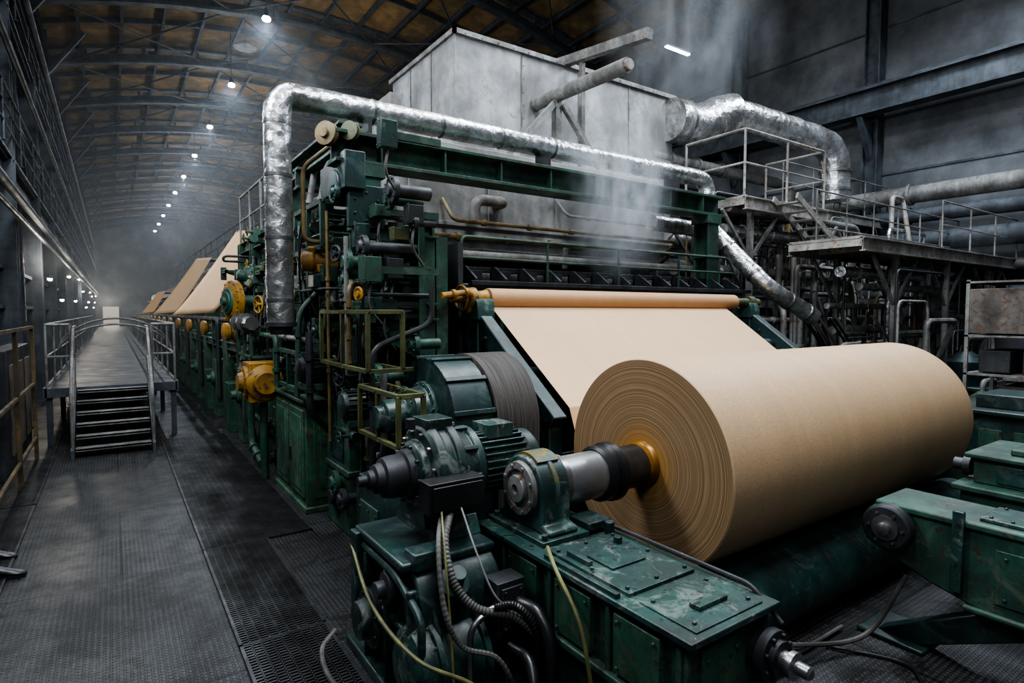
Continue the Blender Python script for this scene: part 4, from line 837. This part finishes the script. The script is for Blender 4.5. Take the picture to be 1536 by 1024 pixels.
T=thing('roof_duct','long pale duct on top of the dryer hood','duct',(3.6,30,3.6)); m=MB(); m.tube([(4.2,13,4.1),(4.2,58,4.1)],.3,16); m.out('shell',CORAL,T)
for y in range(13,58,3): MB().bx(4.,4.4,y,y+.1,3.7,3.82).out('saddle',DARK,T)
for i,y in enumerate((13.7,20.6,29.5)):
    T=thing('hanging_paper',('broad sheet of tan kraft paper draped off the dryer frame','broad sheet of tan kraft paper draped off the dryer frame','small darker tan paper sheet hanging off the dryer frame')[i],'paper sheet',(1.9,y,2.1))
    k_=(1.,.95,.5)[i]
    vs=[];nu,nv=8,16
    for b in range(nv+1):
        t=b/nv
        for a in range(nu+1):
            u=a/nu
            x0=1.0+1.3*(t**.9)*k_; x=x0+((.74,.58,.45)[i]-.16*t)*u; z=2.14+1.84*t*k_+.05*u; yy=y+.35*t*t-.12*u
            vs.append((x,yy+.06*math.sin(t*3.1),z))
    fs=[(b*(nu+1)+a,b*(nu+1)+a+1,(b+1)*(nu+1)+a+1,(b+1)*(nu+1)+a) for b in range(nv) for a in range(nu)]
    m=MB(); m.add(vs,fs); o=m.out('sheet',WEB if i<2 else SPOOLP,T); sd=o.modifiers.new('t','SOLIDIFY'); sd.thickness=.006
    xt=1.0+1.3*k_; zt=2.14+1.84*k_
    m=MB(); m.cyl((xt,y+.38,zt-.03),(3.6,y+.38,zt-.03),.045); m.out('support_roller',DARK,T)
# ------------------------------------------------------------------ right hand arm & boxes
T=thing('reel_arm','heavy green steel arm with round end roller and top plates','machine arm',(4.4,1.2,0))
m=MB(); m.prism([(1.86,.66),(1.86,.86),(1.78,.94),(.1,.94),(.1,.42),(1.2,.42),(1.5,.5)],'x',4.2,4.62); m.bx(4.18,4.64,.1,1.8,.9,.95); m.bx(4.18,4.64,.1,1.3,.4,.44); m.out('arm_body',GREEN,T,bev=.015)
m=MB(); m.prism([(1.15,.43),(.75,.43),(1.6,0),(1.85,0)],'x',4.28,4.42); m.bx(4.2,4.6,1.5,1.9,0,.03); m.out('foot',DTEAL,T,bev=.01)
m=MB(); m.lathe((4.2,1.7,.8),(-1,0,0),[(0,.13),(.01,.145),(.09,.145),(.1,.13)],32); m.out('roller',DARK,T,bev=.003)
m=MB(); m.lathe((4.1,1.7,.8),(-1,0,0),[(0,.08),(.01,.08),(.012,.04),(.04,.04),(.05,.02)],24); m.boltring((4.1,1.7,.8),(-1,0,0),.1,6,.01,.012); m.out('hub',STEEL,T)
m=MB(); m.bx(4.25,4.58,.3,1.25,.95,.975); m.bx(4.3,4.5,.5,1.,.975,1.02); m.bx(4.165,4.2,1.3,1.36,.5,1.0); m.bolts([(x,y,.975) for x in (4.28,4.54) for y in (.35,.7,1.1,1.2)],(0,0,1),.012,.012); m.out('top_plate',TEAL,T,bev=.006)
m=MB(); m.bx(4.19,4.2,.5,1.15,.5,.82); m.bolts([(4.19,y,z) for y in (.55,.8,1.1) for z in (.54,.78)],(-1,0,0),.01,.01); m.out('side_cover',GREEN,T,bev=.004)
T=thing('far_pedestal','stacked green bearing pedestal holding the far spool end','bearing',(7.2,2.5,0))
m=MB(); m.bx(7.0,7.5,2.55,3.3,0,.75); m.bx(6.98,7.55,2.5,3.35,.75,.8); m.out('base',GREEN,T,bev=.01)
MB().prism([(2.6,.8),(3.12,.8)]+circ(2.86,1.12,.19,-10,190)+[],'x',7.1,7.4).out('bearing_block',TEAL,T,bev=.01)
T=thing('machine_chest','dark green stepped machine chest with lid and hinge','machine housing',(5.9,1.4,0))
m=MB(); m.bx(5.5,6.6,.6,1.75,0,.8); m.bx(5.45,6.65,.55,1.8,.8,.85); m.bx(5.6,6.3,.8,1.7,.85,1.05); m.bx(5.55,6.35,.75,1.75,1.05,1.09); m.bx(5.7,6.1,1.0,1.5,1.09,1.14); m.out('body',GREEN,T,bev=.012)
for y in (.75,1.25): m=MB(); m.bx(5.48,5.5,y,y+.4,.2,.7); m.bolts([(5.48,y+a,z) for a in (.04,.36) for z in (.25,.65)],(-1,0,0),.012,.012); m.out('panel',DTEAL,T,bev=.004)
m=MB(); m.bx(5.585,5.6,.95,1.55,.88,1.02); m.out('hinge_plate',DTEAL,T,bev=.004)
m=MB(); m.lathe((5.75,1.75,.95),(0,1,0),[(0,.08),(.05,.08),(.06,.05),(.12,.05)],24); m.out('cap',DARK,T)
T=thing('machine_chest','low dark green plate-topped housing beyond the roll','machine housing',(8,2.2,0))
m=MB(); m.bx(7.7,9.,1.4,2.7,0,1.1); m.bx(7.65,9.05,1.35,2.75,1.1,1.15); m.bx(7.9,8.6,1.6,2.4,1.15,1.3); m.out('body',DTEAL,T,bev=.012)
for k in range(4): MB().bx(7.68,7.7,1.5+.3*k,1.7+.3*k,.3,.95).out('panel',GREEN,T,bev=.004)
T=thing('storage_rack','tall rusty grey steel rack with closed box on top','rack',(9.7,2.4,0))
m=MB(); 
for x in (9.3,10.3):
    for y in (1.5,2.95): m.bx(x-.02,x+.02,y-.02,y+.02,0,2.62)
for z in (.3,.9,1.4,1.9,2.6): m.bx(9.28,10.32,1.48,2.97,z-.025,z)
m.out('frame',CORAL,T)
m=MB(); m.bx(9.28,10.3,1.52,2.93,1.92,2.5); m.out('box',weather('rust_grey_box',(.17,.15,.135),chip=(.08,.05,.03),chipamt=.45,rough=.7),T,bev=.01)
for y in (1.6,2.05,2.5): MB().bx(9.35,10.2,y,y+.33,1.42,1.7).out('crate',DARK,T,bev=.01)
for y in (1.6,2.15): MB().bx(9.35,10.2,y,y+.45,.92,1.25).out('crate',RUST,T,bev=.01)
cl=[(8.6,4.2,.5,.7,1.5,GREEN2,'green pump unit on a steel base','pump'),(9.8,4.8,.8,.6,1.6,GREEN,'green machine housing with pipe stubs','machine housing'),(11.2,4.4,.7,.7,1.3,DARK,'dark steel motor unit behind the roll','motor'),(12.6,4.,.8,.8,1.5,DTEAL,'dark teal tank with lid','tank'),(12.,2.6,.9,.6,1.2,DARK,'dark steel housing near the concrete wall','machine housing'),(13.8,3.2,.7,.9,1.7,CORAL,'worn grey cabinet near the concrete wall','cabinet'),(8.1,3.6,.35,.5,1.4,DTEAL,'dark teal gear unit near the roll end','gearbox'),(10.8,3.2,.5,.5,1.0,OLIVE,'olive valve stand on the floor','valve stand')]
for x,y,w,d,h,mt,lab,cat in cl:
    T=thing(cat.replace(' ','_'),lab,cat,(x,y,0))
    m=MB(); m.bx(x-w/2,x+w/2,y-d/2,y+d/2,0,h*.55); m.bx(x-w/2-.04,x+w/2+.04,y-d/2-.04,y+d/2+.04,h*.55,h*.6); m.bx(x-w/2,x+w/2,y-d/2,y+d/2,0,.08); m.out('base',mt,T,bev=.015)
    m=MB(); m.lathe((x,y,h*.6),(0,0,1),[(0,w*.4),(.05,w*.42),(h*.28,w*.42),(h*.32,w*.3),(h*.4,w*.12)],24); m.out('drum',mt,T)
    m=MB(); m.lathe((x,y-d/2,h*.35),(0,-1,0),[(0,w*.25),(.05,w*.25),(.06,w*.15),(.16,w*.14)],20); m.out('hub',CORAL,T)
    m=MB(); m.tube(fillet([(x,y,h*.9),(x,y,h*1.15),(x+w,y,h*1.15),(x+w,y+.2,.05)],.1),.04,10); m.out('fitting_pipe',CORAL,T)
# ------------------------------------------------------------------ catwalks right
def catwalk(lab,x0,x1,y0,y1,z,legs,mat=PALE):
    T=thing('catwalk',lab,'catwalk',((x0+x1)/2,y0,z))
    m=MB(); m.bx(x0,x1,y0,y1,z-.04,z); m.out('deck',mat,T)
    m=MB(); m.ibeam((x0,y0,z-.12),(x1,y0,z-.12),.08,.2,.015); m.ibeam((x0,y1,z-.12),(x1,y1,z-.12),.08,.2,.015)
    k=int((x1-x0)/.8)
    for i in range(k+1): x=x0+(x1-x0)*i/k; m.beam((x,y0,z-.1),(x,y1,z-.1),.05,.1)
    m.out('stringer',mat,T)
    for x in legs:
        for y in (y0+.1,y1-.1):
            m=MB(); m.beam((x,y,0),(x,y,z-.2),.08,.08); m.beam((x,y,z-1.),(x+.75,y,z-.25),.04,.05); m.beam((x,y,z-1.),(x-.75,y,z-.25),.04,.05); m.out('leg',CORAL,T)
catwalk('worn pale steel catwalk beside the extraction hood',8.3,10.8,5.6,6.9,4.05,(8.6,10.6))
railing('pale tubular railing around the upper catwalk',[(8.35,6.8,4.05),(8.35,5.65,4.05),(10.75,5.65,4.05),(10.75,6.8,4.05)],1.05,1.1,PALE,1,.022)
catwalk('long worn pale steel catwalk to the concrete wall',8.9,15.9,4.1,5.2,3.3,(10.2,12.2,14.2))
railing('pale tubular railing along the long catwalk',[(9.6,5.15,3.3),(15.5,5.15,3.3)],.9,1.0,CORAL,2,.016)
railing('pale tubular railing along the long catwalk',[(11.8,4.15,3.3),(15.6,4.15,3.3)],.8,1.2,PALE,1,.016)
catwalk('low narrow steel catwalk under the long catwalk',9.,13.6,6.2,7.,2.5,(9.4,11.4,13.4),CORAL)
railing('grey tubular railing on the low catwalk',[(9.1,6.25,2.5),(13.5,6.25,2.5)],.9,.9,CORAL,1,.016)
catwalk('narrow steel pipe bridge behind the upper catwalk',11.,15.8,6.6,7.3,4.4,(12.,14.),CORAL)
railing('grey tubular railing on the pipe bridge',[(11.1,6.65,4.4),(15.6,6.65,4.4)],.8,1.1,CORAL,1,.016)
T=thing('access_ladder','sloping grey steel ladder between the catwalks','ladder',(9.3,5.4,2.))
for dy in (0,.4):
    MB().beam((9.0,5.15+dy,4.05),(10.4,5.15+dy,3.3),.03,.1).out('stringer',PALE,T)
for k in range(6): MB().bx(9.1+k*.22,9.26+k*.22,5.15,5.55,3.96-k*.118,3.98-k*.118).out('tread',PALE,T)
for z,y,r,mt in ((2.9,6.2,.1,CORAL),(2.55,6.6,.08,FOIL),(3.0,7.,.14,CORAL),(2.2,7.4,.1,DARK),(3.6,7.6,.16,FOIL),(1.8,6.4,.08,PALE),(4.6,8.,.16,DARK),(1.4,6.8,.12,CORAL),(2.05,5.9,.05,PALE),(2.6,4.5,.06,CORAL),(2.85,4.8,.09,FOIL),(2.3,5.,.05,PALE),(1.9,4.9,.07,CORAL),(3.9,5.9,.07,CORAL),(3.55,6.0,.1,FOIL),(5.1,7.6,.12,CORAL)):
    xs_=9.7 if y<5.5 else 8.3
    m=MB(); m.tube(fillet([(xs_,y,z),(12.+r*8,y,z),(12.+r*8,y,z-.5),(15.5,y,z-.5)],.3),r,14)
    for k in range(3): m.lathe((xs_+.5+k*.8,y,z),AX,[(0,r*1.25),(.05,r*1.25)],14)
    m.out('process_pipe',mt,loc=(xs_,y,z),top=('grey process pipe running behind the catwalk','pipe'),group='process pipes')
for x,y in ((9.3,5.5),(9.8,5.5),(11.5,5.6),(12.9,5.4),(9.9,6.0)):
    m=MB(); m.tube(fillet([(x,y,0),(x,y,2.2),(x+.3,y+.3,2.4),(x+.3,y+.3,3.2)],.15),.05,12); m.lathe((x,y,1.6),(0,0,1),[(0,.08),(.04,.08)],14); m.out('riser_pipe',CORAL,loc=(x,y,0),top=('upright grey riser pipe with flanges','pipe'),group='riser pipes')
for i in range(150):
    x=rnd.uniform(8.,14.8); y=rnd.uniform(3.9,7.5); L=rnd.uniform(.4,1.8); r=rnd.choice([.01,.014,.02,.03,.045])
    if x<9.6 and y<6: y+=2.
    z=rnd.uniform(.6,3.1) if y<5.4 else rnd.uniform(1.,4.6)
    pts=[(x,y,0 if i%2 else max(0,z-1.4)),(x,y,z),(x+L,y,z),(x+L,y+rnd.uniform(-.4,.4),0 if i%2==0 else max(0,z-1.))]
    MB().tube(fillet(pts,.12,4),r,8).out('process_pipe',rnd.choice([PALE,CORAL,CORAL,PALE,DARK,FOIL,GREEN,BRASS]),loc=pts[0],top=('thin bent service pipe among the pipework','pipe'),group='process pipes')
for i in range(9):
    x=rnd.uniform(8.9,10.5); y=rnd.uniform(4.4,5.2); pts=[(x,y,2.1),(x+.3,y-.1,1.7),(x+.7,y,1.3),(x+1.1,y+.1,.8+rnd.random()*.4)]
    MB().tube(cr(pts,6),.02,7).out('cable',BLACK if i%2 else CABLE,loc=pts[0],top=('loose dark cable sagging by the pipework','cable'),group='pipework cables')
# ------------------------------------------------------------------ hoses & cables
def hose(lab,pts,r,mat,ribbed=False,name='hose'):
    P=cr(pts,40 if ribbed else 10)
    MB().tube(P,r,14 if r>.02 else 8,rf=(lambda i:r*(1.+.09*math.cos(i*1.57*1.0))) if ribbed else None).out(name,mat,loc=pts[0],top=(lab,'hose' if name=='hose' else 'cable'))
hose('thick black rubber hose curving down from the gearbox stand',[(1.78,2.54,.62),(1.82,2.42,.6),(1.83,2.32,.48),(1.8,2.28,.25),(1.76,2.28,.03)],.036,BLACK)
hose('thick black rubber hose curving down from the gearbox stand',[(1.7,2.5,.42),(1.72,2.36,.40),(1.68,2.26,.28),(1.6,2.22,.03)],.03,BLACK)
hose('black ribbed hose beside the rail beam',[(1.6,2.5,.66),(1.7,2.44,.66),(1.8,2.4,.5),(1.8,2.42,.2),(1.78,2.46,.03)],.022,BLACK,True)
hose('grey corrugated conduit looping over the gearbox stand',[(1.6,2.95,1.08),(1.46,2.78,.95),(1.44,2.64,.78),(1.52,2.54,.66),(1.7,2.46,.6),(1.84,2.4,.45)],.022,CABLE,True)
hose('grey corrugated conduit looping over the gearbox stand',[(1.55,2.98,1.08),(1.4,2.74,.95),(1.34,2.56,.7),(1.42,2.52,.5),(1.6,2.46,.4),(1.75,2.44,.1)],.014,CABLE,True)
hose('thin yellow-green hose drooping over the machine base',[(1.22,3.6,.72),(1.16,3.1,.55),(1.18,2.55,.5),(1.45,2.38,.33),(1.6,2.1,.05)],.011,YHOSE)
hose('thin yellow-green hose drooping beside the rail beam',[(1.95,2.5,.9),(1.85,2.3,.87),(1.83,2.1,.7),(1.82,2.0,.45),(1.84,1.95,.05)],.011,YHOSE)
hose('thin yellow cable hanging from the terminal box',[(1.5,2.9,1.1),(1.4,2.66,.9),(1.36,2.52,.5),(1.38,2.52,.04)],.006,YHOSE,name='cable')
hose('thin pale cable hanging from the terminal box',[(1.62,2.9,1.1),(1.58,2.64,.9),(1.62,2.5,.7),(1.78,2.48,.6)],.006,CORAL,name='cable')
hose('grey cable lying on the floor by the gearbox stand',[(1.2,3.9,.02),(1.05,3.7,.02),(1.0,3.3,.04),(1.1,2.9,.04),(1.15,2.5,.04)],.016,CABLE,name='cable')
hose('grey cable running across the floor to the arm',[(2.5,1.9,.6),(3.0,1.95,.3),(3.5,1.9,.12),(4.,1.75,.1),(4.19,1.6,.5)],.016,CABLE,name='cable')
hose('grey cable running across the floor to the arm',[(2.5,1.95,.52),(3.1,2.0,.18),(3.6,1.95,.05),(4.1,1.95,.03)],.013,CABLE,name='cable')
hose('thin black cable curling on the floor plates',[(3.3,1.6,.015),(3.6,1.3,.015),(4.,1.5,.015),(3.8,1.9,.015)],.01,BLACK,name='cable')
# ------------------------------------------------------------------ haze + steam
def vol(name,b,mat_fn,lab,cat):
    m=MB(); m.bx(*b); mt=bpy.data.materials.new(name+'_volume'); mt.use_nodes=True; n=mt.node_tree; n.nodes.clear(); o=n.nodes.new('ShaderNodeOutputMaterial'); mat_fn(n,o)
    ob=m.out(name,mt,loc=((b[0]+b[1])/2,(b[2]+b[3])/2,(b[4]+b[5])/2),top=(lab,cat),kind='stuff'); return ob
def haze(n,o):
    a=nd(n,'ShaderNodeVolumeAbsorption',Density=.007); e=nd(n,'ShaderNodeEmission',Strength=.0003); e.inputs[0].default_value=(.66,.8,1,1)
    a.inputs[0].default_value=(0,0,0,1)
    sca=nd(n,'ShaderNodeVolumeScatter',Density=.0042,Anisotropy=.6); sca.inputs[0].default_value=(.85,.92,1,1)
    s=n.nodes.new('ShaderNodeAddShader'); n.links.new(a.outputs[0],s.inputs[0]); n.links.new(e.outputs[0],s.inputs[1])
    s2=n.nodes.new('ShaderNodeAddShader'); n.links.new(s.outputs[0],s2.inputs[0]); n.links.new(sca.outputs[0],s2.inputs[1]); n.links.new(s2.outputs[0],o.inputs['Volume'])
vol('airborne_haze',(XL+.06,XR-.5,13,79.5,.0,10.95),haze,'thin bluish haze hanging in the long hall','haze')
def steam(den,sx,sy,sz,ns,em=.05,pw=1.,th=.40):
    def f(n,o):
        v=coords(n,(1/sx,1/sy,1/sz)); ln=n.nodes.new('ShaderNodeVectorMath'); ln.operation='LENGTH'; n.links.new(v,ln.inputs[0])
        fall=mth(n,'POWER',mth(n,'MAXIMUM',mth(n,'SUBTRACT',1.,ln.outputs[1]),0.),pw)
        nz=noise(n,coords(n,(1,1,.45)),ns,6,.62,1.2)
        nn=mth(n,'MAXIMUM',mth(n,'MULTIPLY',mth(n,'SUBTRACT',nz,th),4.),0.)
        d=mth(n,'MULTIPLY',mth(n,'MULTIPLY',fall,nn),den)
        p=nd(n,'ShaderNodeVolumePrincipled'); p.inputs['Color'].default_value=(.9,.95,1,1); n.links.new(d,p.inputs['Density'])
        p.inputs['Emission Color'].default_value=(.7,.85,1,1); n.links.new(mth(n,'MULTIPLY',d,em),p.inputs['Emission Strength'])
        n.links.new(p.outputs[0],o.inputs['Volume'])
    return f
vol('steam_plume',(4.4,6.3,4.85,5.95,2.45,4.95),steam(7.5,.95,.56,1.25,2.3,.06,1.7,.43),'white steam rising from the press section','steam')
vol('steam_plume',(7.6,12.2,6.4,9.6,5.6,10.4),steam(.5,2.3,1.6,2.4,1.1,.05,1.1,.42),'pale steam drifting above the exhaust duct','steam')
